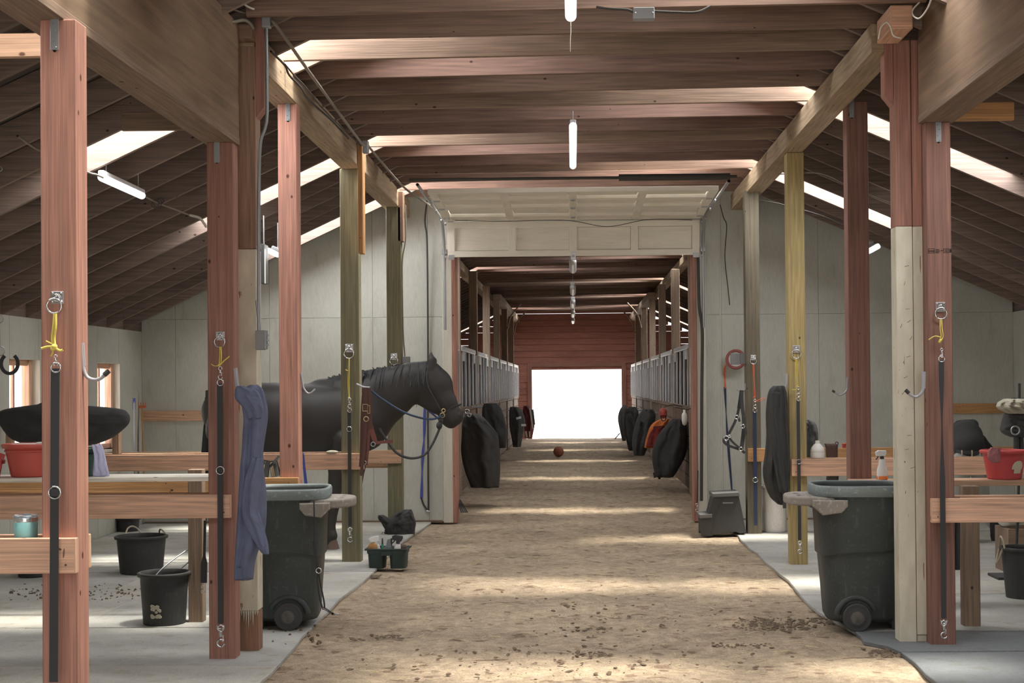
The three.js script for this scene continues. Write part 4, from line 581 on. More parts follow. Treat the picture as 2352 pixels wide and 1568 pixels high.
// ------------------------------------------------------------------ the horse
{
  const D = 14.95, O = floorAt(768, 1262); O.z = -D; O.y = 0;
  const hp = (x, y, z = 0) => at(x, y, D).sub(O).setZ(z), k = D / F;      // pixel to the horse's own metres
  const R = (px) => px * k;
  const B = [
    [hp(556, 955), hp(640, 962), R(80), R(80), 1.25], [hp(640, 962), hp(735, 966), R(80), R(84), 1.2], [hp(735, 966), hp(800, 958), R(84), R(76), 1.25], [hp(800, 958), hp(828, 972), R(76), R(64), 1.3],
    [hp(738, 890), hp(790, 890), R(20), R(28), 1.2], [hp(515, 945), hp(556, 950), R(52), R(74), 1.25],
    [hp(822, 950), hp(893, 903), R(84), R(58), 2.0], [hp(893, 903), hp(946, 877), R(58), R(42), 1.9], [hp(946, 877), hp(980, 866), R(42), R(36), 1.7],
    [hp(984, 876), hp(1000, 884), R(42), R(38), 1.9], [hp(1000, 888), hp(1022, 922), R(35), R(24), 1.5], [hp(1022, 922), hp(1043, 950), R(22), R(17), 1.2], [hp(1038, 962), hp(1047, 960), R(18), R(15), 1.1], [hp(980, 915), hp(1000, 930), R(22), R(20), 1.6], [hp(1020, 962), hp(1034, 968), R(10), R(12), 1.2],
  ];
  const leg = (pts, z, zs = 1) => { for (let i = 0; i < pts.length - 1; i++) { const [x0, y0, r0] = pts[i], [x1, y1, r1] = pts[i + 1]; B.push([hp(x0, y0, z), hp(x1, y1, z), R(r0), R(r1), zs, 0.022]); } };
  leg([[800, 1012, 34], [783, 1072, 22], [774, 1128, 15], [773, 1150, 15], [768, 1190, 10.5], [765, 1212, 11], [766, 1226, 14], [762, 1240, 12]], 0.17);
  leg([[815, 1008, 34], [812, 1075, 21], [808, 1145, 14], [806, 1190, 10], [806, 1222, 13], [804, 1240, 11]], -0.17);
  leg([[545, 985, 62], [560, 1035, 36], [528, 1085, 22], [508, 1122, 17], [510, 1150, 14], [518, 1195, 11], [522, 1222, 14], [520, 1240, 12]], 0.18, 1.15);
  leg([[530, 985, 60], [548, 1035, 34], [512, 1085, 21], [492, 1122, 16], [494, 1150, 13], [500, 1195, 11], [504, 1222, 14], [502, 1240, 12]], -0.18, 1.15);
  for (const z of [0.055, -0.075]) { B.push([hp(991, 846, z), hp(992, 828, z), R(11), R(9.5), 1.2, 0.012], [hp(992, 828, z), hp(991, z > 0 ? 810 : 816, z), R(9), R(2.2), 1.2, 0.008]); }
  const lo = hp(455, 1250, -0.52), hi = hp(1080, 800, 0.52); lo.z = -0.52; hi.z = 0.52;
  const t = thing('horse', 'black horse standing side-on behind the rails, tied with a blue rope', 'horse', O);
  part(t, 'body', blob(B, lo, hi, 150, 0.07), M.horse, true);
  for (const [x, y, z] of [[766, 1252, 0.17], [806, 1252, -0.17], [522, 1252, 0.18], [503, 1252, -0.18]]) { const p = hp(x, y, z); part(t, 'hoof', new THREE.CylinderGeometry(0.052, 0.072, 0.1, 18).rotateZ(0.1).translate(p.x + 0.015, 0.062, p.z), M.hoof, true); }
  for (const z of [0.088, -0.088]) { const p = hp(1008, 890, z); part(t, 'eye', new THREE.SphereGeometry(0.018, 14, 10).translate(p.x, p.y, p.z), M.black, true); }
  for (const z of [0.058, -0.058]) { const p = hp(1057, 950, z); part(t, 'nostril', new THREE.SphereGeometry(0.016, 10, 8).scale(1, 1.3, 0.5).translate(p.x, p.y, p.z), M.black, true); }
  // hair: strands as tapering strips
  const strands = (n, f) => { const g = []; for (let i = 0; i < n; i++) { const [a, d, len, w] = f(i / n, i); const m = a.clone().addScaledVector(d, len * 0.5), e = a.clone().addScaledVector(d, len); m.add(V(rr(-0.01, 0.01), 0.012, rr(0, 0.015))); e.y -= len * 0.12; g.push(ribbon([a, m, e], (u) => w * (1 - u * 0.85), 0.002, V(1, 0.2, 0.1), 6)); } return g; };
  const crest = new THREE.CatmullRomCurve3([hp(738, 878), hp(770, 864), hp(830, 853), hp(880, 844), hp(940, 836), hp(975, 832), hp(990, 834)]);
  part(t, 'mane', [...strands(150, (u) => { const c = crest.getPoint(u * 0.98); return [c.add(V(0, 0.0, rr(0.0, 0.05))), V(rr(-0.35, 0.15), -1, 0.45 + rr(0, 0.2)).normalize(), rr(0.12, 0.26), 0.03]; }), ...strands(80, (u) => { const c = crest.getPoint(u * 0.98); return [c.add(V(0, -0.03, rr(-0.02, 0.02))), V(rr(-0.7, 0.1), 0.7, rr(-0.2, 0.2)).normalize(), rr(0.035, 0.065), 0.022]; })], M.mane, true);
  part(t, 'forelock', strands(16, (u) => [hp(998 + u * 8, 838, 0.01 + rr(-0.03, 0.03)), V(0.45, -0.7, rr(-0.2, 0.3)).normalize(), rr(0.08, 0.16), 0.02]), M.mane, true);
  part(t, 'throat_hair', strands(26, (u) => [hp(lerp(922, 962, u), 924 - Math.sin(u * Math.PI) * 6, rr(-0.03, 0.05)), V(rr(-0.3, 0.2), -1, 0).normalize(), rr(0.03, 0.075), 0.006]), M.mane, true);
  part(t, 'fetlock_hair', [...strands(30, (u) => [hp(757 + rr(-2, 3), lerp(1178, 1232, u), 0.17 + rr(-0.04, 0.04)), V(-0.55, -1, rr(-0.3, 0.3)).normalize(), rr(0.06, 0.11), 0.02]), ...strands(20, (u) => [hp(510, lerp(1190, 1235, u), 0.18 + rr(-0.04, 0.04)), V(-0.5, -1, 0).normalize(), rr(0.06, 0.1), 0.02])], M.mane, true);
  part(t, 'tail', strands(70, (u) => [hp(480 + rr(-4, 8), lerp(895, 925, rnd()), rr(-0.06, 0.06)), V(rr(-0.09, -0.02), -1, rr(-0.08, 0.08)).normalize(), rr(0.75, 1.25), 0.045]), M.mane, true);
  // dark halter on its head
  const W3 = (x, y, z) => hp(x, y, z).add(O), h = thing('halter', 'dark halter with brass rings on the head of the black horse', 'halter', W3(1018, 952, 0.1));
  const band = (pts, w) => ribbon(pts.map((q) => W3(...q)), w, 0.005, (u) => V(0.45, 0.85, 0.0));
  part(h, 'noseband', ribbon([W3(1058, 929, 0.03), W3(1040, 936, 0.105), W3(1018, 950, 0.1), W3(1008, 962, 0.02), W3(1018, 950, -0.1), W3(1040, 936, -0.105), W3(1058, 929, -0.03), W3(1058, 929, 0.03)], 0.024, 0.005, V(0.6, 0.75, 0)), M.nylon);
  part(h, 'cheek_strap', ribbon([W3(1018, 948, 0.108), W3(1004, 920, 0.12), W3(988, 890, 0.128), W3(982, 862, 0.12), W3(982, 838, 0.06)], 0.022, 0.005, V(0.9, -0.4, 0)), M.nylon);
  part(h, 'ring', [torus(0.024, 0.005, W3(1018, 953, 0.112)), torus(0.018, 0.0045, W3(1021, 942, 0.115))], M.brass);
  // ropes
  wire('lead_rope', 'blue rope from the post with halters to the head of the black horse', 'rope', [at(846, 892, 13.5), at(880, 918, 13.7), at(925, 945, 14.0), at(965, 959, 14.3), at(995, 962, 14.6), at(1018, 954, 14.83)], 0.011, M.blueRope, 60);
  wire('lead_rope', 'blue rope running up behind the jaw of the black horse', 'rope', [at(1012, 965, 15.1), at(986, 944, 15.25), at(972, 930, 15.3), at(960, 920, 15.4), at(940, 905, 15.5)], 0.012, M.blueBright, 40);
  { const t2 = thing('lead_rope', 'thick black lead rope sagging under the chin of the black horse', 'rope', at(1010, 975, 14.8)); part(t2, 'cord', tube([at(872, 983, 14.6), at(885, 1006, 14.6), at(905, 1034, 14.6), at(926, 1048, 14.6), at(950, 1052, 14.65), at(975, 1044, 14.7), at(993, 1020, 14.75), at(1009, 985, 14.8), at(1016, 962, 14.83)], 0.013, 80, 8), M.nylon); part(t2, 'knot', [new THREE.SphereGeometry(0.032, 12, 10).scale(1, 1.3, 1).translate(...at(1009, 977, 14.8).toArray()), new THREE.SphereGeometry(0.024, 12, 10).translate(...at(1012, 966, 14.8).toArray())], M.nylon); }
}
{ const t = thing('hanging_lead', 'bright blue strap with a black end hanging against the left cross wall', 'strap', at(972, 1140, 17.72)); part(t, 'strap', ribbon([at(976, 915, 17.72), at(974, 1000, 17.72), at(970, 1060, 17.72), at(968, 1144, 17.72)], (u) => 0.035 * (0.35 + 0.65 * Math.abs(Math.sin(u * 8))), 0.004), M.blueBright); part(t, 'cord', tube([at(967, 1142, 17.72), at(973, 1158, 17.72), at(982, 1172, 17.7)], 0.012, 14, 6), M.nylon); part(t, 'snap_hook', new THREE.CapsuleGeometry(0.014, 0.03, 4, 8).rotateZ(1.2).translate(...at(984, 1174, 17.68).toArray()), M.chrome); }
{ const t = thing('hanging_lead', 'wide blue strap hanging between the left wheeled bin and the rail', 'strap', at(700, 1060, 12.9)); part(t, 'strap', ribbon([at(696, 1038, 13.22), at(697, 1046, 13.2), at(699, 1075, 13.2), at(703, 1112, 13.2), at(706, 1140, 13.2)], (u) => 0.008 + 0.03 * u, 0.004), M.blueBright); }
// leather halters on the dark post
{ const D = 13.3, q = (x, y, dz = 0) => at(x, y, D - dz), t = thing('leather_halters', 'dark red-brown leather halters hanging from the dark post before the horse chest', 'halter', q(848, 890));
  const strap = (pts, w, mat = M.leather, dz = 0) => part(t, 'strap', ribbon(pts.map(([x, y]) => q(x, y, dz)), w, 0.006), mat);
  strap([[838, 890], [835, 930], [833, 980], [832, 1040], [830, 1072]], 0.045); strap([[846, 889], [845, 920], [844, 950], [844, 985], [842, 1030], [838, 1068]], 0.05, M.leatherRed, 0.02); strap([[840, 890], [840, 940], [838, 1000], [836, 1060]], 0.04, M.leather, 0.035); strap([[848, 892], [850, 925], [851, 955], [852, 985]], 0.03, M.leather, 0.03); strap([[848, 968], [856, 995], [862, 1016]], 0.045, M.leatherRed, 0.025); strap([[862, 1017], [880, 1015], [903, 1013]], 0.028, M.leatherRed, 0.03); strap([[840, 975], [838, 1010], [834, 1050], [830, 1090]], 0.032, M.leather, 0.045); strap([[834, 1060], [832, 1078], [829, 1092]], 0.02, M.leather, 0.03);
  const buckle = (x, y, w, h) => { const p = q(x, y, 0.055); part(t, 'buckle', [boxAt(p.x - w, p.x + w, p.y + h - 0.005, p.y + h, p.z, p.z + 0.005, 0.001), boxAt(p.x - w, p.x + w, p.y - h, p.y - h + 0.005, p.z, p.z + 0.005, 0.001), boxAt(p.x - w, p.x - w + 0.005, p.y - h, p.y + h, p.z, p.z + 0.005, 0.001), boxAt(p.x + w - 0.005, p.x + w, p.y - h, p.y + h, p.z, p.z + 0.005, 0.001)], M.brass); };
  buckle(839, 936, 0.026, 0.034); buckle(847, 940, 0.012, 0.04); part(t, 'ring', torus(0.022, 0.005, q(841, 962, 0.05)), M.brass); part(t, 'ring', torus(0.02, 0.0045, q(857, 1020, 0.04)), M.steel); part(t, 'ring', torus(0.016, 0.0045, q(837, 1062, 0.04)), M.steel); part(t, 'peg', tube([q(820, 882, -0.1), q(836, 889), q(850, 890, 0.03)], 0.01, 12, 6), M.hook);
}
{ const p = at(764, 1040, D13); p.z = -D13 + 0.02; p.y = yAt(780, 1041, D13) + 0.015; tag(part(scene, 'crumpled_rag', new THREE.SphereGeometry(0.06, 20, 12).scale(1, 0.28, 0.5).translate(p.x, p.y + 0.0, p.z), M.fleece), 'small pale crumpled rag lying on the rail under the horse', 'rag'); }

// ------------------------------------------------------------------ the jacket
{ const D = 8.72, t = thing('hooded_jacket', 'slate blue hooded jacket hanging from a hook on the left painted post', 'jacket', at(580, 885, D));
  part(t, 'body', drape([[884, 572, 592, 0.4], [896, 556, 604, 0.8], [930, 556, 613, 1], [960, 560, 615, 1], [1000, 558, 609, 0.95], [1040, 556, 604, 0.9], [1080, 552, 606, 0.95], [1130, 549, 611, 1], [1180, 546, 612, 1], [1230, 543, 606, 1], [1280, 541, 588, 0.95], [1330, 539, 581, 0.85]], D, 0.055, { folds: 3, amp: 0.5, seedN: 3 }), M.hoodie);
  part(t, 'hood', drape([[886, 544, 560, 0.5], [898, 540, 590, 0.9], [915, 541, 600, 1], [940, 562, 606, 0.8], [960, 570, 600, 0.5]], D - 0.05, 0.035, { folds: 4, amp: 0.4, seedN: 7 }), M.hoodie);
  part(t, 'sleeve', drape([[1050, 580, 606, 0.7], [1110, 560, 600, 1], [1165, 556, 592, 1.1], [1195, 560, 602, 1], [1225, 574, 610, 0.9], [1250, 588, 616, 0.8], [1268, 600, 617, 0.6]], D - 0.06, 0.03, { folds: 3, amp: 0.55, seedN: 11 }), M.hoodie);
  part(t, 'cuff', drape([[1252, 588, 614, 0.9], [1262, 596, 617, 0.9], [1272, 604, 618, 0.7]], D - 0.063, 0.028, { folds: 8, amp: 0.25, seedN: 12, rowsN: 10 }), M.hoodie);
  part(t, 'waistband', drape([[1300, 539, 584, 0.95], [1330, 539, 581, 0.9]], D, 0.052, { folds: 14, amp: 0.2, seedN: 13, rowsN: 8 }), M.hoodie);
}
// ------------------------------------------------------------------ wheeled bins
function roundedLoft(levels, n = 64, r = 0.09) {                     // levels [y, x0, x1, z0, z1, radius]
  const pos = [], idx = [], uv = [];
  levels.forEach(([y, x0, x1, z0, z1, rad = r], j) => {
    for (let i = 0; i < n; i++) {
      const a = i / n * Math.PI * 2, hx = (x1 - x0) / 2 - rad, hz = (z1 - z0) / 2 - rad, cx = (x0 + x1) / 2, cz = (z0 + z1) / 2, c = Math.cos(a), s = Math.sin(a), e = 0.32;
      pos.push(cx + Math.sign(c) * Math.min(1, Math.pow(Math.abs(c), e) * 1.0) * hx + c * rad, typeof y === 'function' ? y(c, s) : y, cz + Math.sign(s) * Math.min(1, Math.pow(Math.abs(s), e)) * hz + s * rad); uv.push(i / n * 3, j * 0.2);
    }
    if (j) for (let i = 0; i < n; i++) { const p = (j - 1) * n + i, q = (j - 1) * n + (i + 1) % n; idx.push(p, p + n, q, q, p + n, q + n); }
  });
  const g = new THREE.BufferGeometry(); g.setAttribute('position', new THREE.Float32BufferAttribute(pos, 3)); g.setAttribute('uv', new THREE.Float32BufferAttribute(uv, 2)); g.setIndex(idx); g.computeVertexNormals(); return g;
}
function wheeledBin(label, p, w, d, h, s, yaw, wx) {                  // s: side of the handle; wx: wheel place along x
  const t = thing('wheeled_bin', label, 'bin', p, yaw), b = (k) => [-w / 2 * k, w / 2 * k, -d / 2 * k, d / 2 * k];
  const step = (y, tilt) => (c) => y + tilt * c * s;
  const wall = (q) => roundedLoft(q);
  part(t, 'body', [roundedLoft([[0.06, -0.001, 0.001, -0.001, 0.001, 0.0005], [0.06, ...b(0.70)], [0.09, ...b(0.745)], [0.3, ...b(0.79)], [step(0.50, -0.035), ...b(0.835)], [step(0.535, -0.035), ...b(0.84)], [step(0.545, -0.035), ...b(0.885)], [0.72, ...b(0.905)], [h - 0.07, ...b(0.95)], [h - 0.068, ...b(0.985)], [h - 0.012, ...b(1.0)], [h, ...b(0.99)], [h, ...b(0.93)], [h - 0.02, ...b(0.915)], [h - 0.1, ...b(0.905)], [0.3, ...b(0.76)], [0.1, ...b(0.68)], [0.1, -0.001, 0.001, -0.001, 0.001, 0.0005]])], M.bin, true);
  part(t, 'rim', roundedLoft([[h - 0.07, ...b(0.97)], [h - 0.066, ...b(1.004)], [h - 0.04, ...b(1.018)], [h - 0.008, ...b(1.016)], [h + 0.006, ...b(0.995)], [h + 0.006, ...b(0.955)], [h - 0.01, ...b(0.925)], [h - 0.05, ...b(0.92)]]), M.binRim, true);
  const hs = new THREE.Shape(), X = (x) => s * x, hw = d * 0.36; hs.moveTo(X(w * 0.28), -hw * 1.18); hs.lineTo(X(w * 0.52), -hw * 1.18); hs.bezierCurveTo(X(w * 0.56 + 0.12), -hw * 1.1, X(w * 0.5 + 0.17), -hw * 0.4, X(w * 0.5 + 0.17), 0); hs.bezierCurveTo(X(w * 0.5 + 0.17), hw * 0.4, X(w * 0.56 + 0.12), hw * 1.1, X(w * 0.52), hw * 1.18); hs.lineTo(X(w * 0.28), hw * 1.18); hs.lineTo(X(w * 0.28), -hw * 1.18);
  for (const q of [-0.42, 0.42]) { const o = new THREE.Path(); o.absellipse(X(w * 0.5 + 0.085), q * hw, 0.036, hw * 0.3, 0, Math.PI * 2, false); hs.holes.push(o); }
  part(t, 'handle', new THREE.ExtrudeGeometry(hs, { depth: 0.03, bevelEnabled: true, bevelSize: 0.016, bevelThickness: 0.016, bevelSegments: 4, curveSegments: 16 }).rotateX(Math.PI / 2).translate(0, h - 0.085, 0), M.binHandle, true);
  const hk = new THREE.Shape([[X(w * 0.2), 0], [X(w * 0.53), 0], [X(w * 0.53), -0.03], [X(w * 0.44), -0.085], [X(w * 0.26), -0.07], [X(w * 0.2), -0.03]].map(([a, c]) => new THREE.Vector2(a, c)));
  for (const z of [-1, 1]) part(t, 'handle_bracket', new THREE.ExtrudeGeometry(hk, { depth: 0.05, bevelEnabled: true, bevelSize: 0.008, bevelThickness: 0.008, bevelSegments: 2 }).translate(0, h - 0.095, z * d * 0.465 - (z > 0 ? 0.01 : 0.04)), M.binHandle, true);
  for (const z of [-1, 1]) {
    const zc = z * (d * 0.40), wl = part(t, 'wheel', new THREE.LatheGeometry([[0.001, -0.028], [0.055, -0.028], [0.06, -0.02], [0.08, -0.02], [0.092, -0.026], [0.097, -0.016], [0.097, 0.016], [0.092, 0.026], [0.08, 0.02], [0.06, 0.02], [0.055, 0.028], [0.001, 0.028]].map(([a, c]) => new THREE.Vector2(a, c)), 36).rotateX(Math.PI / 2).translate(X(wx), 0.097, zc), M.wheel, true);
    part(wl, 'hub', new THREE.LatheGeometry([[0.001, 0.012], [0.02, 0.012], [0.024, 0.006], [0.045, 0.004], [0.055, 0.0]].map(([a, c]) => new THREE.Vector2(a, c)), 24).rotateX(z * Math.PI / 2).translate(X(wx), 0.097, zc + z * 0.024), M.hub, true);
    part(t, 'wheel_arch', new THREE.TorusGeometry(0.13, 0.022, 8, 30, Math.PI * 0.85).rotateZ(s > 0 ? 0.1 : 0.35).translate(X(wx), 0.1, z * d * 0.375), M.bin, true);
  }
  part(t, 'axle', new THREE.CylinderGeometry(0.012, 0.012, d * 0.8, 12).rotateX(Math.PI / 2).translate(X(wx), 0.097, 0), M.steel, true);
  part(t, 'foot', boxAt(-X(w * 0.33) - 0.03, -X(w * 0.33) + 0.03, 0, 0.09, -d * 0.3, d * 0.3, 0.01), M.bin, true);
  return t;
}
{ const D = floorAt(657, 1450).z * -1, c = at(650, 1200, D); wheeledBin('dark green-grey wheeled bin behind the blue jacket, handle to the right', V(c.x, 0.012, -D - 0.22), 0.58, 0.62, 0.975, 1, 0.08, 0.02 + 0.0); }
{ const D = floorAt(1967, 1453).z * -1, c = at(1987, 1200, D); wheeledBin('dark green-grey wheeled bin beside the right painted post, handle to the left', V(c.x, 0.012, -D - 0.22), 0.66, 0.62, 0.985, -1, -0.03, 0.06); }
{ // strap with snap hanging out of the left bin
  const D = 9.75, t = thing('hanging_lead', 'black strap with a chrome snap trailing beside the left wheeled bin', 'strap', at(722, 1245, D));
  part(t, 'strap', ribbon([at(721, 1242, D), at(724, 1270, D), at(730, 1306, D), at(732, 1318, D)], 0.022, 0.004), M.nylon);
  part(t, 'loop', tube([at(731, 1312, D), at(729, 1330, D), at(734, 1370, D), at(741, 1396, D), at(745, 1398, D), at(744, 1380, D), at(736, 1340, D), at(732, 1314, D)], 0.006, 50, 6), M.nylon);
  part(t, 'buckle', torus(0.018, 0.004, at(732, 1310, D - 0.02)), M.chrome);
  part(t, 'snap_hook', [tube([at(743, 1396, D), at(755, 1403, D - 0.05), at(764, 1409, D - 0.1)], 0.009, 10, 8), new THREE.TorusGeometry(0.022, 0.006, 8, 16, 4.5).rotateX(1.2).translate(...floorAt(771, 1411, 0.02).toArray())], M.chrome);
  part(t, 'cord', tube([at(721, 1150, 9.72), at(722, 1200, 9.73), at(722, 1243, D)], 0.005, 12, 6), M.nylon);
}
// ------------------------------------------------------------------ buckets and tubs
function bucket(label, p, rTop, rBot, h, mat, o = {}) {
  const t = thing('bucket', label, 'bucket', p, o.turn ?? 0), lip = o.lip ?? 0.016;
  part(t, 'tub', lathe([[0, 0.004], [rBot * 0.96, 0], [rBot, 0.01], [lerp(rBot, rTop, 0.8), h * 0.8], [rTop - 0.004, h - 0.03], [rTop + lip, h - 0.028], [rTop + lip + 0.003, h - 0.006], [rTop + lip * 0.4, h], [rTop - 0.006, h - 0.002], [rTop - 0.01, h - 0.03], [rBot - 0.006, 0.02], [0, 0.018]]), mat, true);
  if (o.band) part(t, 'band', torus(lerp(rBot, rTop, 0.78) + 0.002, 0.006, V(0, 0, 0), 40).rotateX(Math.PI / 2).translate(0, h * 0.78, 0), mat, true);
  for (const [a, hh, mt, flop] of o.handles ?? []) { const r = rTop + lip * 0.6, e = 0.34; const q = [-1, -0.5, 0, 0.5, 1].map((u) => V(Math.cos(a + u * e) * (r + (1 - u * u) * flop), h - 0.01 + (1 - u * u) * hh, Math.sin(a + u * e) * (r + (1 - u * u) * flop))); part(t, 'rope_handle', tube(q, 0.008, 24, 8), mt, true); }
  if (o.bail) part(t, 'bail', tube(o.bail.map(([a, b, c]) => V(a, b, c)), 0.005, 30, 8), M.steel, true);
  return t;
}
const ropeH = (a, hh, flop = 0.03) => [a, hh, M.rope, flop];
{ let p = floorAt(325, 1318); bucket('big black tub with pale rope handles on the mats at the left', p.setY(0.012), 0.222, 0.19, 0.345, M.rubber, { handles: [ropeH(-2.2, 0.07), ropeH(-0.75, 0.05, -0.04)] }); }
{ const p = floorAt(294, 1222); bucket('small black tub just behind the big black tub with rope handles', p.setY(0.012), 0.135, 0.12, 0.17, M.rubber, { lip: 0.02 }); }
{ const p = floorAt(378, 1436), t = bucket('black bucket with a worn pale sticker in front of the short left post', p.setY(0.012), 0.172, 0.148, 0.375, M.rubber, { bail: [[-0.02, 0.36, 0.17], [0.03, 0.42, 0.12], [0.11, 0.49, 0.02], [0.17, 0.53, -0.08], [0.2, 0.5, -0.13], [0.15, 0.44, -0.16], [0.06, 0.36, -0.18]] });
  const s = []; for (let i = 0; i < 26; i++) { const a = 1.57 + rr(-0.19, 0.19) + 0.09, y = 0.1 + rr(-0.03, 0.05); s.push(new THREE.SphereGeometry(rr(0.008, 0.018), 8, 6).scale(1, 0.8, 0.12).rotateY(Math.PI / 2 - a).translate(Math.cos(a) * (0.157 + y * 0.06), y, Math.sin(a) * (0.157 + y * 0.06))); } part(t, 'worn_sticker', s, M.fleece, true); }
{ const p = floorAt(74, 1327); bucket('low black tub on the mats under the nearest left rail', p.setY(0.012), 0.135, 0.12, 0.13, M.rubber); }
{ const p = at(72, 1097, 9.03); const t = bucket('dusty bright red bucket on the white shelf at the left', V(p.x, SL, p.z), 0.165, 0.125, 0.212, M.red, { band: true, lip: 0.012 }); part(t, 'rag', ribbon([V(-0.135, 0.13, 0.09), V(-0.17, 0.14, 0.1), V(-0.165, 0.1, 0.1), V(-0.172, 0.05, 0.1)], 0.03, 0.008), M.redB, true); part(t, 'foam', [lathe([[0, 0.0], [0.12, 0.004], [0.156, 0.0], [0.15, -0.01], [0, -0.01]], 0, 0.205, 0), new THREE.SphereGeometry(0.03, 10, 8).scale(1.4, 0.3, 1).translate(0.1, 0.215, 0.08)], M.white, true); }
{ const p = at(-16, 1096, 9.03); bucket('white-rimmed small bucket cut by the left edge of the picture', V(p.x, SL, p.z), 0.062, 0.045, 0.11, M.red, { lip: 0.012 }); }
{ const p = at(203, 1094, 9.05), t = bucket('dark green tub on the white shelf, mostly behind the nearest left post', V(p.x - 0.03, SL, p.z), 0.098, 0.082, 0.18, M.greenTub, { band: true }); }
{ const D = 8.96, t = thing('towel', 'pale lavender towel hanging over the dark green tub on the white shelf', 'towel', at(225, 1022, D)); part(t, 'cloth', drape([[1021, 210, 232, 0.7], [1026, 212, 236, 1], [1045, 216, 241, 1], [1070, 215, 246, 1], [1086, 213, 250, 1], [1093, 214, 251, 0.8]], D, 0.022, { folds: 4, amp: 0.6, seedN: 21 }), M.lavender); }
{ const p = at(66, 1234, 5.93), t = thing('tumbler', 'teal steel tumbler with a clear lid on the near left rails', 'mug', V(p.x, p.y - 0.002, -5.9)); part(t, 'cup', lathe([[0, 0], [0.042, 0], [0.046, 0.004], [0.049, 0.074], [0.0, 0.074]]), M.teal, true); part(t, 'steel_band', lathe([[0.049, 0.072], [0.0495, 0.076], [0.0495, 0.09], [0.047, 0.092], [0.044, 0.09], [0.044, 0.07]]), M.chrome, true); part(t, 'lid', lathe([[0, 0.088], [0.047, 0.088], [0.051, 0.092], [0.051, 0.099], [0.046, 0.101], [0, 0.098]]), M.clear, true); part(t, 'lid_tab', boxAt(-0.01, 0.02, 0.098, 0.105, -0.008, 0.008, 0.002), M.clear, true); }
{ const D = 13.05, t = thing('saddle_pad', 'big black padded saddle cover draped over the small timber rack', 'saddle pad', at(140, 940, D));
  part(t, 'pad', drape([[928, 92, 160, 0.5], [938, 20, 268, 0.9], [950, -2, 292, 1.1], [970, 3, 294, 1.1], [990, 14, 276, 1], [1008, 32, 250, 0.9], [1022, 70, 210, 0.7]], D, 0.22, { folds: 3, amp: 0.18, seedN: 31, seg: 72 }), M.blackCloth);
  part(t, 'pommel', blob([[at(95, 935, D), at(130, 930, D), 0.04, 0.05], [at(15, 948, D), at(50, 943, D), 0.03, 0.03]], at(-10, 960, D).add(V(0, 0, -0.12)), at(180, 915, D).add(V(0, 0, 0.12)), 44, 0.04), M.blackCloth); }
for (const [name, label, x0, y0, x1, y1, r, mat, head] of [['broom', 'broom with a blue grip leaning on the left cross wall', 308, 914, 310, 1044, 0.011, M.steel, 1], ['rake', 'rake with an orange head leaning upside down on the left cross wall', 326, 935, 334, 1044, 0.009, M.copperTool, 2], ['pole', 'thin dark pole leaning against the left cross wall', 317, 896, 319, 1044, 0.009, M.brown, 0]]) {
  const D = head === 1 ? 17.0 : 17.6, a = at(x0, y0, D), b = at(x1, y1 + 110, D - 0.12), t = thing(name, label, 'tool', b.clone()); part(t, 'handle', tube([a, b], r, 4, 8), mat);
  if (head === 1) { part(t, 'grip', tube([at(308, 914, D), at(308, 940, D)], 0.016, 4, 8), M.blueBright); part(t, 'brush_head', boxAt(b.x - 0.1, b.x + 0.1, b.y, b.y + 0.12, b.z - 0.03, b.z + 0.03, 0.01), M.copperTool); }
  if (head === 2) { part(t, 'rake_head', [boxAt(a.x - 0.05, a.x + 0.05, a.y - 0.01, a.y + 0.02, a.z - 0.02, a.z + 0.02, 0.005), ...[-0.04, -0.01, 0.02, 0.045].map((q) => tube([V(a.x + q, a.y, a.z), V(a.x + q + 0.004, a.y + 0.06, a.z + 0.03)], 0.005, 4, 6))], M.orange); }
}

// ------------------------------------------------------------------ right side: step, tub, coat, halter, dial, bottles, bucket, person
{ const D = floorAt(1660, 1231).z * -1, O = floorAt(1612, 1231), k = D / F, t = thing('mounting_step', 'black plastic two-tread mounting step on the edge of the right mats', 'step', V(O.x, 0.008, -D));
  const px = (x, y) => new THREE.Vector2((x - 1612) * k, (1231 - y) * k);
  const dz = 0.36, prof = (q, z, d, mat, n, b = 0.006) => part(t, n, new THREE.ExtrudeGeometry(new THREE.Shape(q), { depth: d, bevelEnabled: true, bevelSize: b, bevelThickness: b, bevelSegments: 2 }).translate(0, 0, z), mat, true);
  const side = [px(1612, 1231), px(1612, 1187), px(1630, 1186), px(1643, 1140), px(1692, 1137), px(1712, 1224), px(1700, 1226), px(1690, 1222), px(1640, 1226), px(1634, 1231)];
  prof(side, -0.03, 0.025, M.black, 'side_panel'); prof(side, -dz, 0.025, M.black, 'side_panel');
  prof([px(1608, 1190), px(1608, 1184), px(1634, 1183), px(1634, 1189)], -dz - 0.01, dz + 0.03, M.treadGrey, 'tread'); prof([px(1638, 1142), px(1638, 1136), px(1696, 1133), px(1698, 1140)], -dz - 0.01, dz + 0.03, M.treadGrey, 'tread');
  prof([px(1612, 1226), px(1612, 1190), px(1615, 1190), px(1615, 1226)], -dz, dz, M.black, 'riser', 0.002); prof([px(1628, 1186), px(1640, 1142), px(1643, 1142), px(1632, 1186)], -dz, dz, M.black, 'riser', 0.002); prof([px(1693, 1142), px(1710, 1224), px(1713, 1224), px(1697, 1142)], -dz, dz, M.black, 'riser', 0.002);
  part(t, 'rib', barBetween(V(...px(1632, 1230).toArray(), 0.002), V(...px(1658, 1142).toArray(), 0.002), 0.012, 0.012, 0.003), M.black, true);
  part(t, 'grip_slot', boxAt(48 * k, 72 * k, 73 * k, 76 * k, 0.0, 0.006, 0.002), M.grey, true);
}
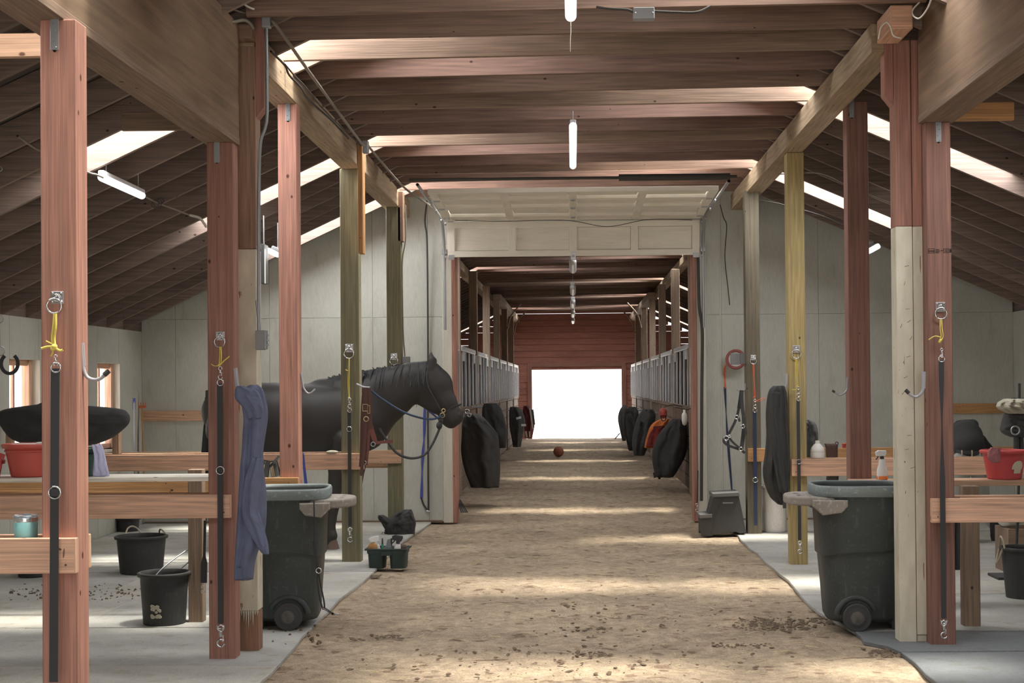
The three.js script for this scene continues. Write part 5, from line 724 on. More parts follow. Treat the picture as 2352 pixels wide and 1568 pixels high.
{ const D = floorAt(1783, 1226).z * -1, t = thing('storage_tub', 'upright dirty white plastic tub below the hanging black coat', 'tub', floorAt(1783, 1226)), O = t.position, w = (1811 - 1756) / 2 * D / F, h = at(1783, 1112, D).y;
  part(t, 'body', roundedLoft([[0, -0.001, 0.001, -0.001, 0.001, 0.0004], [0, -w * 0.88, w * 0.88, -0.3, -0.02, 0.05], [0.03, -w * 0.97, w * 0.97, -0.31, -0.005, 0.06], [h * 0.9, -w, w, -0.32, 0, 0.06], [h, -w * 0.97, w * 0.97, -0.31, -0.005, 0.06], [h, -w * 0.9, w * 0.9, -0.3, -0.02, 0.05], [h - 0.06, -w * 0.88, w * 0.88, -0.3, -0.02, 0.05], [h - 0.06, -0.001, 0.001, -0.151, -0.149, 0.0004]]), M.whiteDirty, true);
  part(t, 'rim', roundedLoft([[h - 0.05, -w, w, -0.325, 0.005, 0.06], [h - 0.045, -w - 0.01, w + 0.01, -0.335, 0.015, 0.06], [h - 0.02, -w - 0.01, w + 0.01, -0.335, 0.015, 0.06], [h - 0.015, -w, w, -0.325, 0.005, 0.06]]), M.whiteDirty, true);
}
{ const D = 13.35, t = thing('coat', 'long black coat hanging from a hook beside the yellow-green post', 'coat', at(1785, 888, D));
  part(t, 'body', drape([[886, 1776, 1802, 0.5], [896, 1767, 1805, 0.9], [915, 1762, 1808, 1], [950, 1759, 1809, 1], [1000, 1760, 1811, 1], [1040, 1757, 1813, 1], [1080, 1752, 1813, 1], [1110, 1756, 1812, 0.9], [1140, 1768, 1810, 0.8], [1158, 1786, 1805, 0.6]], D, 0.075, { folds: 5, amp: 0.5, seedN: 41 }), M.blackCloth);
  part(t, 'sleeve', drape([[900, 1772, 1792, 0.7], [960, 1766, 1790, 1], [1030, 1772, 1796, 1], [1090, 1780, 1802, 0.9], [1130, 1788, 1808, 0.8]], D - 0.07, 0.035, { folds: 3, amp: 0.5, seedN: 43 }), M.blackCloth);
  part(t, 'belt_end', ribbon([at(1798, 1120, D - 0.08), at(1801, 1145, D - 0.08), at(1802, 1167, D - 0.08)], 0.03, 0.008), M.black); }
{ const D = 15.85, q = (x, y, dz = 0) => at(x, y, D - dz), t = thing('halter', 'black leather halter with chrome fittings hanging on the dark right post', 'halter', q(1703, 896));
  const s = (pts, w, dz = 0) => part(t, 'strap', ribbon(pts.map(([x, y]) => q(x, y, dz)), w * D / F, 0.006), M.nylon);
  s([[1703, 896], [1700, 918], [1697, 938]], 8); s([[1704, 896], [1704, 920], [1706, 945], [1708, 956]], 8, 0.01); s([[1697, 938], [1692, 958], [1685, 975], [1672, 1000]], 6); s([[1708, 956], [1709, 976], [1707, 1000], [1703, 1032]], 9, 0.01); s([[1672, 1000], [1663, 1008], [1664, 1016], [1676, 1024], [1700, 1032]], 6); s([[1674, 1004], [1684, 1016], [1700, 1030]], 5, 0.02); s([[1700, 1030], [1706, 1036], [1711, 1040]], 6); s([[1696, 958], [1699, 968]], 5, 0.02); s([[1708, 980], [1714, 992], [1712, 998]], 5, 0.02);
  for (const [x, y, r] of [[1692, 958, 4], [1706, 979, 4], [1668, 1006, 5], [1702, 1031, 4], [1675, 1002, 3]]) part(t, 'ring', torus(r * D / F, 0.005, q(x, y, 0.03)), M.chrome);
}
{ const D = 16.35, c = at(1690, 825, 17.6), t = thing('wall_dial', 'round pale dial with a dark red rim, half behind a grey box', 'dial', c.clone()); const s = 20 * 17.6 / F; part(t, 'rim', torus(s, 0.018, c, 40), M.dialRed); part(t, 'face', new THREE.CylinderGeometry(s * 0.93, s * 0.93, 0.02, 40).rotateX(Math.PI / 2).translate(c.x, c.y, c.z - 0.01), M.dial);
  const a = at(1679, 837, 16.2), b = at(1699, 810, 16.2), t2 = thing('outlet_box', 'grey outlet box on the side of the dark right post, in front of a dial', 'electrical box', a); part(t2, 'cover', boxAt(a.x, b.x, a.y, b.y, -16.26, -16.18, 0.005), M.greyBox); part(t2, 'case', boxAt(b.x, xAt(1713, 16.2), a.y + 0.005, b.y - 0.005, -16.25, -16.19, 0.004), M.grey); for (const u of [0.35, 0.65]) part(t2, 'rib', boxAt(lerp(a.x, b.x, u) - 0.004, lerp(a.x, b.x, u) + 0.004, a.y + 0.01, b.y - 0.01, -16.182, -16.174, 0.002), M.galv); }
{ const D = 17.72, t = thing('hanging_lead', 'dark blue lead on orange twine against the right cross wall', 'strap', at(1675, 1130, D)); part(t, 'twine', [tube([at(1668, 835, D), at(1662, 850, D), at(1664, 870, D), at(1665, 892, D)], 0.006, 20, 6), tube([at(1666, 838, D), at(1665, 860, D), at(1667, 890, D)], 0.006, 16, 6)], M.orange); part(t, 'strap', ribbon([at(1665, 888, D), at(1667, 930, D), at(1670, 985, D), at(1675, 1050, D), at(1682, 1136, D)], (u) => 0.03 * (0.3 + 0.7 * Math.abs(Math.cos(u * 4.5))), 0.004), M.blueStrap); }
{ const D = 17.66, t = thing('hanging_lead', 'chrome snap on a dark cord at the right foot of the lift-door frame', 'strap', at(1601, 1160, D)); part(t, 'cord', tube([at(1603, 1080, D), at(1602, 1120, D), at(1601, 1156, D)], 0.007, 10, 6), M.cableDark); snap(t, 1601, 1156, 1176, D); }
{ const D = posts.R4.D + 0.1, p = at(1878, 1052, D), Y = yAt(1900, 1053, posts.R4.D), t = thing('jug', 'white plastic jug standing on the rail right of the yellow-green post', 'jug', V(p.x, Y, -D)); const s = 0.0041; part(t, 'bottle', lathe([[0, 0], [0.064, 0], [0.067, 0.006], [0.067, 0.05], [0.063, 0.054], [0.066, 0.058], [0.066, 0.075], [0.058, 0.1], [0.038, 0.125], [0.022, 0.138], [0.0, 0.14]]), M.white, true); part(t, 'cap', cyl(0.021, 0.021, 0.028, 0, 0.137, 0), M.white, true); }
{ const D = posts.R4.D + 0.25, p = at(1911, 1050, D), Y = yAt(1950, 1050, posts.R4.D + 0.2), t = thing('boot', 'dark brown leather boot hanging upside down behind the rail, by the white jug', 'boot', V(p.x, 0.75, -D - 0.02)); part(t, 'shaft', drape([[1019, 1893, 1925, 0.8], [1028, 1896, 1924, 1], [1060, 1898, 1924, 1], [1095, 1899, 1925, 1]], D, 0.05, { folds: 2, amp: 0.2, seedN: 51, rowsN: 24 }), M.brownLeather); part(t, 'foot', drape([[1090, 1899, 1926, 1], [1102, 1898, 1925, 1], [1117, 1898, 1919, 0.8]], D, 0.06, { folds: 1, amp: 0.1, seedN: 52, rowsN: 16 }), M.black); part(t, 'pull_loop', torus(0.014, 0.004, at(1922, 1018, D)), M.brownLeather); }
{ const D = 16.0, p = at(1942, 1024, D), t = thing('small_tub', 'tiny bright red tub on the far rail, left of the split post', 'tub', V(p.x, yAt(1740, 1029, 16.1) + 0.0, -16.08)); part(t, 'cup', lathe([[0, 0], [0.02, 0], [0.023, 0.04], [0.02, 0.042], [0, 0.04]]), M.redB, true); part(t, 'lid', lathe([[0, 0.04], [0.025, 0.04], [0.025, 0.05], [0, 0.052]]), M.orange, true); }
function sprayBottle(t, p, s, white, head, turn, neck = 0) {
  const g = (geo) => geo.scale(s, s, s).rotateY(turn).translate(p.x, p.y, p.z);
  part(t, 'bottle', g(lathe([[0, 0], [0.040, 0], [0.043, 0.006], [0.043, 0.075], [0.036, 0.1], [0.028, 0.12], [0.026, 0.15], [0.016, 0.165], [0, 0.165]]).scale(1, 1, 0.72)), white, true);
  part(t, 'collar', g(cyl(0.016, 0.016, 0.025, 0, 0.163, 0, 16)), head, true);
  const s1 = new THREE.Shape([[-0.045, 0.0], [0.02, -0.004], [0.03, 0.02], [0.028, 0.034], [-0.03, 0.036], [-0.05, 0.024]].map(([x, y]) => new THREE.Vector2(x, y)));
  part(t, 'sprayer', g(new THREE.ExtrudeGeometry(s1, { depth: 0.02, bevelEnabled: true, bevelSize: 0.004, bevelThickness: 0.004, bevelSegments: 2 }).translate(0, 0.192, -0.01)), neck || head, true);
  part(t, 'trigger', g(tube([V(-0.03, 0.195, 0), V(-0.036, 0.175, 0), V(-0.05, 0.16, 0)], 0.005, 8, 6)), head, true);
}
{ const p = at(2027, 1106, 11.05), t = thing('spray_bottle', 'white spray bottle with an orange label on the right shelf plank', 'bottle', V(p.x, SR, -11.06)); sprayBottle(t, V(0, 0, 0), 0.98, M.white, M.black, 0.15, M.white); part(t, 'label_band', lathe([[0.0435, 0.004], [0.0442, 0.005], [0.0442, 0.028], [0.0435, 0.03]]).scale(0.98, 0.98, 0.74), M.orangeRug, true); }
{ const p = at(2308, 1101, 11.06), t = bucket('red bucket with a pale emblem and a rag on the right shelf plank', V(p.x, SR, -11.07), 0.165, 0.128, 0.225, M.redB, { lip: 0.018 });
  // the flat pale emblem, its own outline, bent round the bucket wall
  const px = [[-0.038, -0.062], [-0.038, -0.026], [-0.063, -0.022], [-0.058, 0.012], [-0.04, 0.042], [-0.012, 0.056], [0.02, 0.056], [0.046, 0.04], [0.058, 0.012], [0.056, -0.018], [0.042, -0.024], [0.042, -0.062]].map(([x, y]) => new THREE.Vector2(x, y)), e = new THREE.ExtrudeGeometry(new THREE.Shape(px), { depth: 0.002, bevelEnabled: false, curveSegments: 4 });
  const q = e.attributes.position; for (let i = 0; i < q.count; i++) { const y = q.getY(i) * 0.82 + 0.1, R = lerp(0.128, 0.165, y / 0.18) + 0.002 + q.getZ(i), a = q.getX(i) * 0.82 / 0.15 + 0.42; q.setXYZ(i, Math.sin(a) * R, y, Math.cos(a) * R); } e.computeVertexNormals(); part(t, 'emblem', e, M.cream, true);
  part(t, 'rag', drape([[1028, 2275, 2300, 0.8], [1036, 2270, 2298, 1], [1050, 2268, 2298, 1], [1062, 2278, 2298, 0.8]], 10.88, 0.02, { folds: 3, amp: 0.5, seedN: 61, rowsN: 24 }), M.rag); }
{ const p = floorAt(2352, 1376); bucket('black bucket with a rope handle cut by the right edge of the picture', p.setY(0.012).setX(p.x + 0.0), 0.17, 0.135, 0.40, M.rubber, { handles: [ropeH(Math.PI - 0.05, 0.09, 0.0), ropeH(Math.PI + 0.1, -0.12, 0.03)], lip: 0.012 }); }
{ const D = 12.6, p = at(2330, 1300, D), t = thing('crate', 'brown box behind the black bucket at the right edge of the picture', 'box', V(p.x, 0.01, -D)); const a = xAt(2312, D), h = yAt(2330, 1215, D); part(t, 'side_board', boxAt(a, a + 0.5, 0.01, h, -D - 0.03, -D, 0.004), M.brown); part(t, 'side_board', boxAt(a, a + 0.03, 0.01, h, -D - 0.4, -D - 0.03, 0.004), M.brown); part(t, 'side_board', boxAt(a + 0.47, a + 0.5, 0.01, h, -D - 0.4, -D - 0.03, 0.004), M.brown); part(t, 'side_board', boxAt(a + 0.03, a + 0.47, 0.01, h, -D - 0.4, -D - 0.37, 0.004), M.brown); part(t, 'floor_board', boxAt(a + 0.03, a + 0.47, 0.01, 0.04, -D - 0.37, -D - 0.03, 0.004), M.brown);
  const c = V(xAt(2330, D) + 0.0, h, -D - 0.2), t2 = thing('basin', 'pale shallow basin with a bright rim on top of the brown box', 'basin', c); part(t2, 'bowl', lathe([[0, 0], [0.05, 0.002], [0.09, 0.03], [0.105, 0.06], [0.112, 0.062], [0.11, 0.066], [0.1, 0.064], [0.085, 0.034], [0.045, 0.01], [0, 0.008]]), M.white, true); }
{ // tack hanging at the right edge: fleece pad, black saddle, stand
  const D = 12.2, t = thing('saddle', 'black saddle with a grey-cream fleece pad on a stand at the right edge', 'saddle', at(2330, 1040, D));
  part(t, 'fleece_pad', drape([[916, 2304, 2362, 0.6], [924, 2294, 2366, 1], [936, 2292, 2368, 1], [950, 2316, 2368, 0.8]], D - 0.05, 0.12, { folds: 6, amp: 0.5, seedN: 71, rowsN: 36 }), M.fleece);
  part(t, 'seat', drape([[950, 2308, 2366, 0.8], [970, 2302, 2368, 1], [990, 2300, 2368, 1], [1003, 2320, 2364, 0.7]], D, 0.11, { folds: 3, amp: 0.3, seedN: 72, rowsN: 36 }), M.black);
  part(t, 'flap', drape([[1000, 2329, 2338, 1], [1040, 2328, 2337, 1]], D - 0.04, 0.03, { folds: 2, amp: 0.2, seedN: 73, rowsN: 10 }), M.black); part(t, 'flap', drape([[1000, 2340, 2350, 1], [1044, 2341, 2352, 1]], D - 0.03, 0.03, { folds: 2, amp: 0.2, seedN: 74, rowsN: 10 }), M.nylon);
  part(t, 'stirrup', torus(0.035, 0.007, at(2332, 988, D - 0.13)), M.steel);
  part(t, 'stand_pole', tube([at(2341, 880, D + 0.14), at(2341, 1060, D + 0.14), V(at(2341, 1060, D).x, 0.02, -D - 0.14)], 0.012, 8, 8), M.nylon); part(t, 'stand_arm', barBetween(at(2325, 916, D + 0.14), at(2358, 916, D + 0.14), 0.02, 0.06, 0.003), M.black); part(t, 'stand_foot', boxAt(xAt(2341, D) - 0.2, xAt(2341, D) + 0.2, 0.008, 0.04, -D - 0.3, -D + 0.02, 0.005), M.black); }
tag(part(scene, 'rug_bundle', drape([[964, 1846, 1860, 0.6], [972, 1846, 1872, 0.9], [990, 1846, 1878, 1], [1015, 1846, 1879, 1], [1048, 1846, 1880, 1]], 16.1, 0.12, { folds: 3, amp: 0.25, seedN: 77, rowsN: 40 }), M.blackCloth), 'black rug bundle hanging behind the white jug, half behind the yellow-green post', 'rug');
wire('strap', 'dark strap hanging between the right red-brown post and the short brown post', 'strap', [at(2199, 1142, 9.36), at(2199, 1220, 9.36), at(2199, 1308, 9.36)], 0.017, M.nylon, 12);
{ const D = 9.6, t = thing('hanging_lead', 'black frayed strap with chrome hardware hanging behind the strapped left post', 'strap', at(468, 1300, D)); part(t, 'strap', ribbon([at(471, 1195, D), at(470, 1240, D), at(469, 1290, D), at(468, 1338, D)], (u) => 0.016 + 0.025 * sstep(0.55, 0.7, u), 0.012), M.nylon); part(t, 'chain', [0, 1, 2].map((i) => torus(0.012, 0.003, at(467, 1336 + i * 11, D))), M.chrome); }

// a person in a black top bending over the right bucket, back to the camera
{
  const D = 15.2, O = floorAt(2262, 1240); O.z = -D; O.y = 0; const hp = (x, y, z = 0) => at(x, y, D).sub(O).setZ(z), R = (px) => px * D / F;
  const t = thing('person', 'person in a black top and pale jeans bending over behind the right rails', 'person', O);
  const hipL = hp(2212, 1062, 0.0), hipR = hp(2246, 1062, 0.02), shL = hp(2210, 1000, -0.36), shR = hp(2250, 995, -0.36), neck = hp(2238, 985, -0.44);
  const kneeL = hp(2206, 1150, -0.12), kneeR = hp(2266, 1145, -0.16), ankL = hp(2222, 1222, 0.12), ankR = hp(2290, 1224, -0.05);
  const lo = hp(2170, 1242, -0.9), hi = hp(2360, 930, 0.35); lo.y = -0.02; lo.z = -0.9; hi.z = 0.35;
  const handR = hp(2312, 1042, -0.5), elbR = hp(2282, 1015, -0.48), handL = hp(2190, 1050, -0.62), elbL = hp(2196, 1010, -0.5);
  const head = hp(2236, 996, -0.58);
  part(t, 'body', blob([[hipL, hipR, R(21), R(21), 1.1], [hp(2229, 1055, -0.02), hp(2231, 1010, -0.2), R(28), R(31), 1.15], [hp(2231, 1010, -0.2), neck, R(31), R(20), 1.1], [neck, head, R(12), R(16)], [head, hp(2236, 1008, -0.66), R(18), R(16)], [hipL, kneeL, R(18), R(13)], [kneeL, ankL, R(13), R(8)], [hipR, kneeR, R(18), R(13)], [kneeR, ankR, R(13), R(8)], [shR, elbR, R(12), R(9)], [elbR, handR, R(9), R(6)], [shL, elbL, R(12), R(9)], [elbL, handL, R(9), R(6)]], lo, hi, 84, 0.035), M.skin, true);
  part(t, 'top', blob([[hp(2228, 1028, -0.03), hp(2231, 1005, -0.2), R(35), R(37), 1.05], [hp(2231, 1005, -0.2), hp(2238, 990, -0.4), R(36), R(24), 1.05], [hp(2222, 980, -0.3), hp(2252, 978, -0.3), R(14), R(14)], [shR, elbR, R(15), R(12)], [elbR, hp(2305, 1036, -0.5), R(12), R(9)], [shL, elbL, R(15), R(12)], [elbL, hp(2191, 1044, -0.6), R(12), R(9)]], lo, hi, 84, 0.03), M.shirt, true);
  part(t, 'jeans', blob([[hp(2212, 1060), hp(2246, 1060, 0.02), R(25), R(25), 1.05], [hp(2216, 1048, -0.03), hp(2244, 1048, -0.03), R(16), R(16), 1], [hipL, kneeL, R(21), R(16)], [kneeL, hp(2219, 1205, 0.08), R(16), R(11)], [hipR, kneeR, R(21), R(16)], [kneeR, hp(2285, 1206, -0.07), R(16), R(11)]], lo, hi, 84, 0.03), M.jeans, true);
  for (const x of [2199, 2222, 2240]) part(t, 'belt_loop', ribbon([hp(x, 1032, 0.17), hp(x, 1039, 0.178), hp(x, 1046, 0.17)], 0.012, 0.006), M.cream, true);
  part(t, 'belt', ribbon([hp(2194, 1036, 0.05), hp(2206, 1037, 0.14), hp(2229, 1038, 0.165), hp(2252, 1037, 0.14), hp(2263, 1035, 0.05)], 0.035, 0.006, V(0, 1, 0.1)), M.black, true);
  part(t, 'hair', blob([[hp(2236, 992, -0.6), hp(2236, 1004, -0.68), R(20), R(18)], [hp(2236, 992, -0.54), head, R(14), R(19)]], lo, hi, 70, 0.02), M.hair, true);
  for (const [a, d] of [[ankL, -0.14], [ankR, -0.12]]) part(t, 'boot', [roundedLoft([[0, -0.04, 0.04, -0.2, 0.06, 0.03], [0.05, -0.05, 0.05, -0.21, 0.07, 0.035], [0.1, -0.048, 0.048, -0.08, 0.07, 0.04], [0.24, -0.055, 0.055, -0.05, 0.07, 0.045]], 28).rotateY(a === ankR ? -0.7 : 0.3).translate(a.x, 0.01, a.z)], M.boot, true);
  for (const [h, s] of [[handR, 1], [handL, -1]]) { const f = []; for (let i = 0; i < 4; i++) f.push([V(h.x + s * 0.01 + i * 0.016 * 0.8, h.y - 0.03, h.z - i * 0.008), V(h.x + s * 0.03 + i * 0.014, h.y - 0.06 - (i === 1 ? 0.008 : 0), h.z - 0.01 - i * 0.008), 0.009, 0.0085], [V(h.x + s * 0.03 + i * 0.014, h.y - 0.06, h.z - 0.01 - i * 0.008), V(h.x + s * 0.025 + i * 0.013, h.y - 0.085, h.z - 0.02 - i * 0.008), 0.0085, 0.007]); f.push([V(h.x - s * 0.01, h.y - 0.01, h.z + 0.02), V(h.x - s * 0.015, h.y - 0.05, h.z + 0.03), 0.011, 0.008]); part(t, 'hand', blob([[V(h.x, h.y, h.z), V(h.x + s * 0.02, h.y - 0.035, h.z - 0.01), 0.025, 0.032, 1], ...f], V(h.x - 0.1, h.y - 0.12, h.z - 0.09), V(h.x + 0.12, h.y + 0.06, h.z + 0.08), 44, 0.008), M.skin, true); }
}
// ------------------------------------------------------------------ left floor: grooming tote, black bag, boots on the rail
{ const O = floorAt(888, 1309), D = -O.z, k = D / F, w = 0.36, d = 0.25, h = 0.185, t = thing('grooming_tote', 'dark green plastic tote full of bottles and brushes at the mat edge', 'tote', V(O.x, 0.01, O.z - d / 2), -0.03);
  const body = (x0, x1) => roundedLoft([[0, x0 + 0.008, x1 - 0.008, -d / 2 + 0.02, d / 2 - 0.02, 0.015], [h * 0.75, x0, x1, -d / 2 + 0.004, d / 2 - 0.004, 0.02], [h * 0.76, x0 - 0.008, x1 + 0.008, -d / 2, d / 2, 0.02], [h, x0 - 0.012, x1 + 0.012, -d / 2 - 0.004, d / 2 + 0.004, 0.02], [h, x0, x1, -d / 2 + 0.01, d / 2 - 0.01, 0.016], [0.03, x0 + 0.01, x1 - 0.01, -d / 2 + 0.02, d / 2 - 0.02, 0.014], [0.03, (x0 + x1) / 2 - 0.01, (x0 + x1) / 2 + 0.01, -0.01, 0.01, 0.002]], 40);
  part(t, 'pocket', body(-w / 2, -0.022), M.tote, true); part(t, 'pocket', body(0.022, w / 2), M.tote, true); part(t, 'carry_bridge', boxAt(-0.05, 0.05, h * 0.66, h + 0.002, -d / 2, d / 2, 0.006), M.tote, true); part(t, 'rim', [boxAt(-w / 2 - 0.02, w / 2 + 0.02, h - 0.012, h + 0.004, d / 2 - 0.004, d / 2 + 0.012, 0.004), boxAt(-w / 2 - 0.02, w / 2 + 0.02, h - 0.012, h + 0.004, -d / 2 - 0.012, -d / 2 + 0.004, 0.004), boxAt(-w / 2 - 0.02, -w / 2 - 0.004, h - 0.012, h + 0.004, -d / 2, d / 2, 0.004), boxAt(w / 2 + 0.004, w / 2 + 0.02, h - 0.012, h + 0.004, -d / 2, d / 2, 0.004)], M.tote, true);
  const q = (x, y, z) => V(O.x + x, 0.01 + y, O.z - d / 2 + z);
  const b1 = thing('spray_bottle', 'white spray bottle leaning at the left in the dark green tote', 'bottle', q(-0.075, 0.04, 0.04)); sprayBottle(b1, V(0, 0, 0), 1.12, M.white, M.white, 0.3); b1.rotation.z = 0.18;
  const b2 = thing('spray_bottle', 'white spray bottle with a black sprayer at the right in the tote', 'bottle', q(0.075, 0.04, 0.05)); sprayBottle(b2, V(0, 0, 0), 1.15, M.white, M.black, -0.2); b2.rotation.z = -0.12;
  const br = thing('brush', 'round tan wooden brush at the left end of the dark green tote', 'brush', q(-0.135, 0.19, 0.05)); part(br, 'back', new THREE.SphereGeometry(0.05, 20, 14).scale(1, 0.95, 0.4).rotateZ(-0.5), M.copperTool, true); part(br, 'bristles', new THREE.CylinderGeometry(0.04, 0.04, 0.02, 20).rotateX(Math.PI / 2).translate(0, 0, -0.02), M.cream, true);
  const cu = thing('hoof_pick', 'grey plastic hoof tool with round holes in the middle of the tote', 'tool', q(0.005, 0.2, 0.03)); { const s = new THREE.Shape([[-0.025, -0.06], [0.025, -0.06], [0.03, 0.0], [0.012, 0.07], [-0.006, 0.06], [-0.02, 0.0]].map(([x, y]) => new THREE.Vector2(x, y))); for (const y of [-0.03, 0.02]) { const o = new THREE.Path(); o.absellipse(0.003, y, 0.011, 0.011, 0, 6.283, true); s.holes.push(o); } part(cu, 'plate', new THREE.ExtrudeGeometry(s, { depth: 0.012, bevelEnabled: true, bevelSize: 0.002, bevelThickness: 0.002, bevelSegments: 1 }), M.grey, true); part(cu, 'blade', boxAt(0.022, 0.036, -0.05, 0.075, -0.004, 0.008, 0.002), M.nylon, true); }
  const ti = thing('sponge', 'small teal bottle between the brushes in the dark green tote', 'bottle', q(-0.045, 0.13, 0.07)); part(ti, 'bottle', cyl(0.012, 0.012, 0.1, 0, 0, 0, 12), P(0.08, 0.28, 0.22, { roughness: 0.5 }), true); part(ti, 'cap', cyl(0.009, 0.006, 0.05, 0, 0.1, 0, 12), M.black, true);
  const cb = thing('brush', 'dark brown brush at the right end of the dark green tote', 'brush', q(0.14, 0.17, -0.02)); part(cb, 'back', new THREE.SphereGeometry(0.05, 18, 12).scale(1, 0.8, 0.5), M.brownLeather, true); part(cb, 'bristles', new THREE.CylinderGeometry(0.036, 0.036, 0.03, 18).translate(0, -0.04, 0), M.nylon, true); }
{ const D = floorAt(915, 1231).z * -1, t = thing('cloth_bag', 'black cloth bag slumped on the mats before the cross wall', 'bag', floorAt(915, 1231)); part(t, 'body', drape([[1170, 926, 945, 0.3], [1176, 912, 948, 0.6], [1186, 898, 951, 0.8], [1200, 888, 955, 1], [1215, 884, 953, 1], [1228, 884, 952, 0.9], [1232, 892, 946, 0.6]], D + 0.16, 0.14, { folds: 4, amp: 0.45, seedN: 81 }), M.blackCloth); part(t, 'flap', drape([[1183, 869, 882, 0.7], [1190, 869, 892, 1], [1200, 876, 900, 1], [1214, 884, 912, 1]], D + 0.12, 0.07, { folds: 3, amp: 0.4, seedN: 82, rowsN: 24 }), M.blackCloth); part(t, 'buckle', [torus(0.016, 0.004, floorAt(880, 1225, 0.02)), tube([floorAt(872, 1227, 0.012), floorAt(886, 1229, 0.012), floorAt(900, 1230, 0.012)], 0.006, 8, 6)], M.chrome); }
{ const D = 10.52, Y = yAt(650, 1096, 10.5), t = thing('leather_boots', 'pair of black and pale leather horse boots on the rail behind the bin', 'boots', V(xAt(620, D), Y, -D)); for (const [x, w, l] of [[608, 11, -0.35], [630, 11, 0.4]]) { const c = xAt(x, D) - t.position.x; part(t, 'cuff', new THREE.CylinderGeometry(0.03, 0.036, 0.12, 18, 1, true, 0, 5).rotateZ(l * 0.5).translate(c, 0.065, 0), M.nylon, true); part(t, 'lining', new THREE.CylinderGeometry(0.026, 0.032, 0.11, 18, 1, true, 0, 5).rotateZ(l * 0.5).translate(c, 0.062, 0), M.cream, true); part(t, 'strap', ribbon([V(c - 0.03, 0.08, 0.04), V(c, 0.11, 0.045), V(c + 0.04 * Math.sign(l), 0.16, 0.03)], 0.018, 0.004), M.nylon, true); } }
{ const t = thing('pitchfork', 'dark manure fork leaning at the left foot of the lift-door frame', 'tool', floorAt(1060, 1174)); const D = 17.9, top = at(1050, 1010, 18.3); part(t, 'handle', tube([at(1054, 1150, 18.0), top], 0.014, 4, 8), M.brown); part(t, 'tines', [0, 1, 2, 3].map((i) => tube([at(1053 + i * 1.5, 1148, 18.0), at(1055 + i * 3, 1160, 17.9), at(1060 + i * 4.5, 1176, 17.6)], 0.008, 12, 6)), M.nylon); }

// ------------------------------------------------------------------ the far aisle: stall fronts, posts, blankets, ball
const STALLS = 7, SD = (i) => 18.15 + i * 3.86;
for (const side of [-1, 1]) for (let i = 0; i < STALLS; i++) {
  const X = side * 1.8, d0 = SD(i), d1 = SD(i + 1) - 0.1, w = ['first', 'second', 'third', 'fourth', 'fifth', 'sixth', 'last'][i], t = thing('horse_stall', `dark barred stall front, ${w} on the ${side < 0 ? 'left' : 'right'} of the far aisle`, 'stall', V(X, 0, -(d0 + d1) / 2));
  for (let k = 0; k < 6; k++) part(t, 'kick_board', boxAt(X, X + side * 0.045, 0.04 + k * 0.21, 0.24 + k * 0.21, -d1, -d0 - 0.17, 0.006), M.stall);
  part(t, 'middle_rail', boxAt(X - side * 0.02, X + side * 0.06, 1.3, 1.36, -d1, -d0 - 0.17, 0.006), M.stall);
  part(t, 'top_rail', boxAt(X - side * 0.03, X + side * 0.05, 2.26, 2.34, -d1 + 0.3, -d0 - 0.4, 0.012), M.rail); for (const q of [d0 + 0.55, d1 - 0.9]) part(t, 'hanger_plate', boxAt(X - side * 0.036, X - side * 0.02, 2.1, 2.255, -q - 0.35, -q, 0.004), M.rail);
  const bars = []; for (let d = d0 + 0.2; d < d1; d += i < 3 ? 0.25 : 0.4) bars.push(cyl(0.011, 0.011, 0.9, X + side * 0.02, 1.36, -d, 10));
  for (let d = d0 + 0.45; d < d1; d += 0.82) part(t, 'upright', boxAt(X - side * 0.03, X + side * 0.01, 1.36, 2.26, -d - 0.025, -d, 0.008), M.bar);
  if (i < 3) for (const b of bars) part(t, 'bar', b, M.nylon); else part(t, 'bars', bars, M.nylon).userData.kind = 'stuff';
  part(t, 'back_board', boxAt(X + side * 1.9, X + side * 1.95, 0.02, 2.4, -d1, -d0 - 0.17, 0), M.stall);
  const pd = d0, p = tag(part(scene, 'stall_post', boxAt(X - side * 0.03, X + side * 0.12, 0, side < 0 ? 3.8 : 3.8, -pd - 0.03 - 0.12, -pd - 0.02, 0.008), M.stallPost), `brown upright post before the ${w} ${side < 0 ? 'left' : 'right'} stall of the far aisle`, 'post');
  if (i && i < STALLS) part(t, 'partition', boxAt(X + side * 0.12, X + side * 1.9, 0.02, 1.4, -d0 - 0.16, -d0 - 0.15, 0), M.stall);
}
for (const side of [-1, 1]) { const p = V(side * 1.8, 0, 0), D = SD(6) - 0.02; for (const dd of [5, 6]) { const z = -SD(dd) - 0.09; tag(part(scene, 'corner_brace', tube([V(side * 1.76, 3.2, z + 0.08), V(side * 1.66, 3.55, z + 0.08), V(side * 1.4, 3.86, z + 0.08)], 0.022, 16, 6), M.stallPost), `curved timber brace of the ${dd === 5 ? 'second last' : 'last'} ${side < 0 ? 'left' : 'right'} post before the red wall`, 'brace'); } }
for (const [side, y, dd] of [[-1, 3.8, 0], [1, 3.8, 0]]) tag(part(scene, 'far_beam', boxAt(side * 1.74, side * 1.92, 3.72, 3.88, -END + 0.15, -SD(4), 0.008), M.stallPost), `brown ${side < 0 ? 'left' : 'right'} beam on the last posts before the red wall`, 'beam');
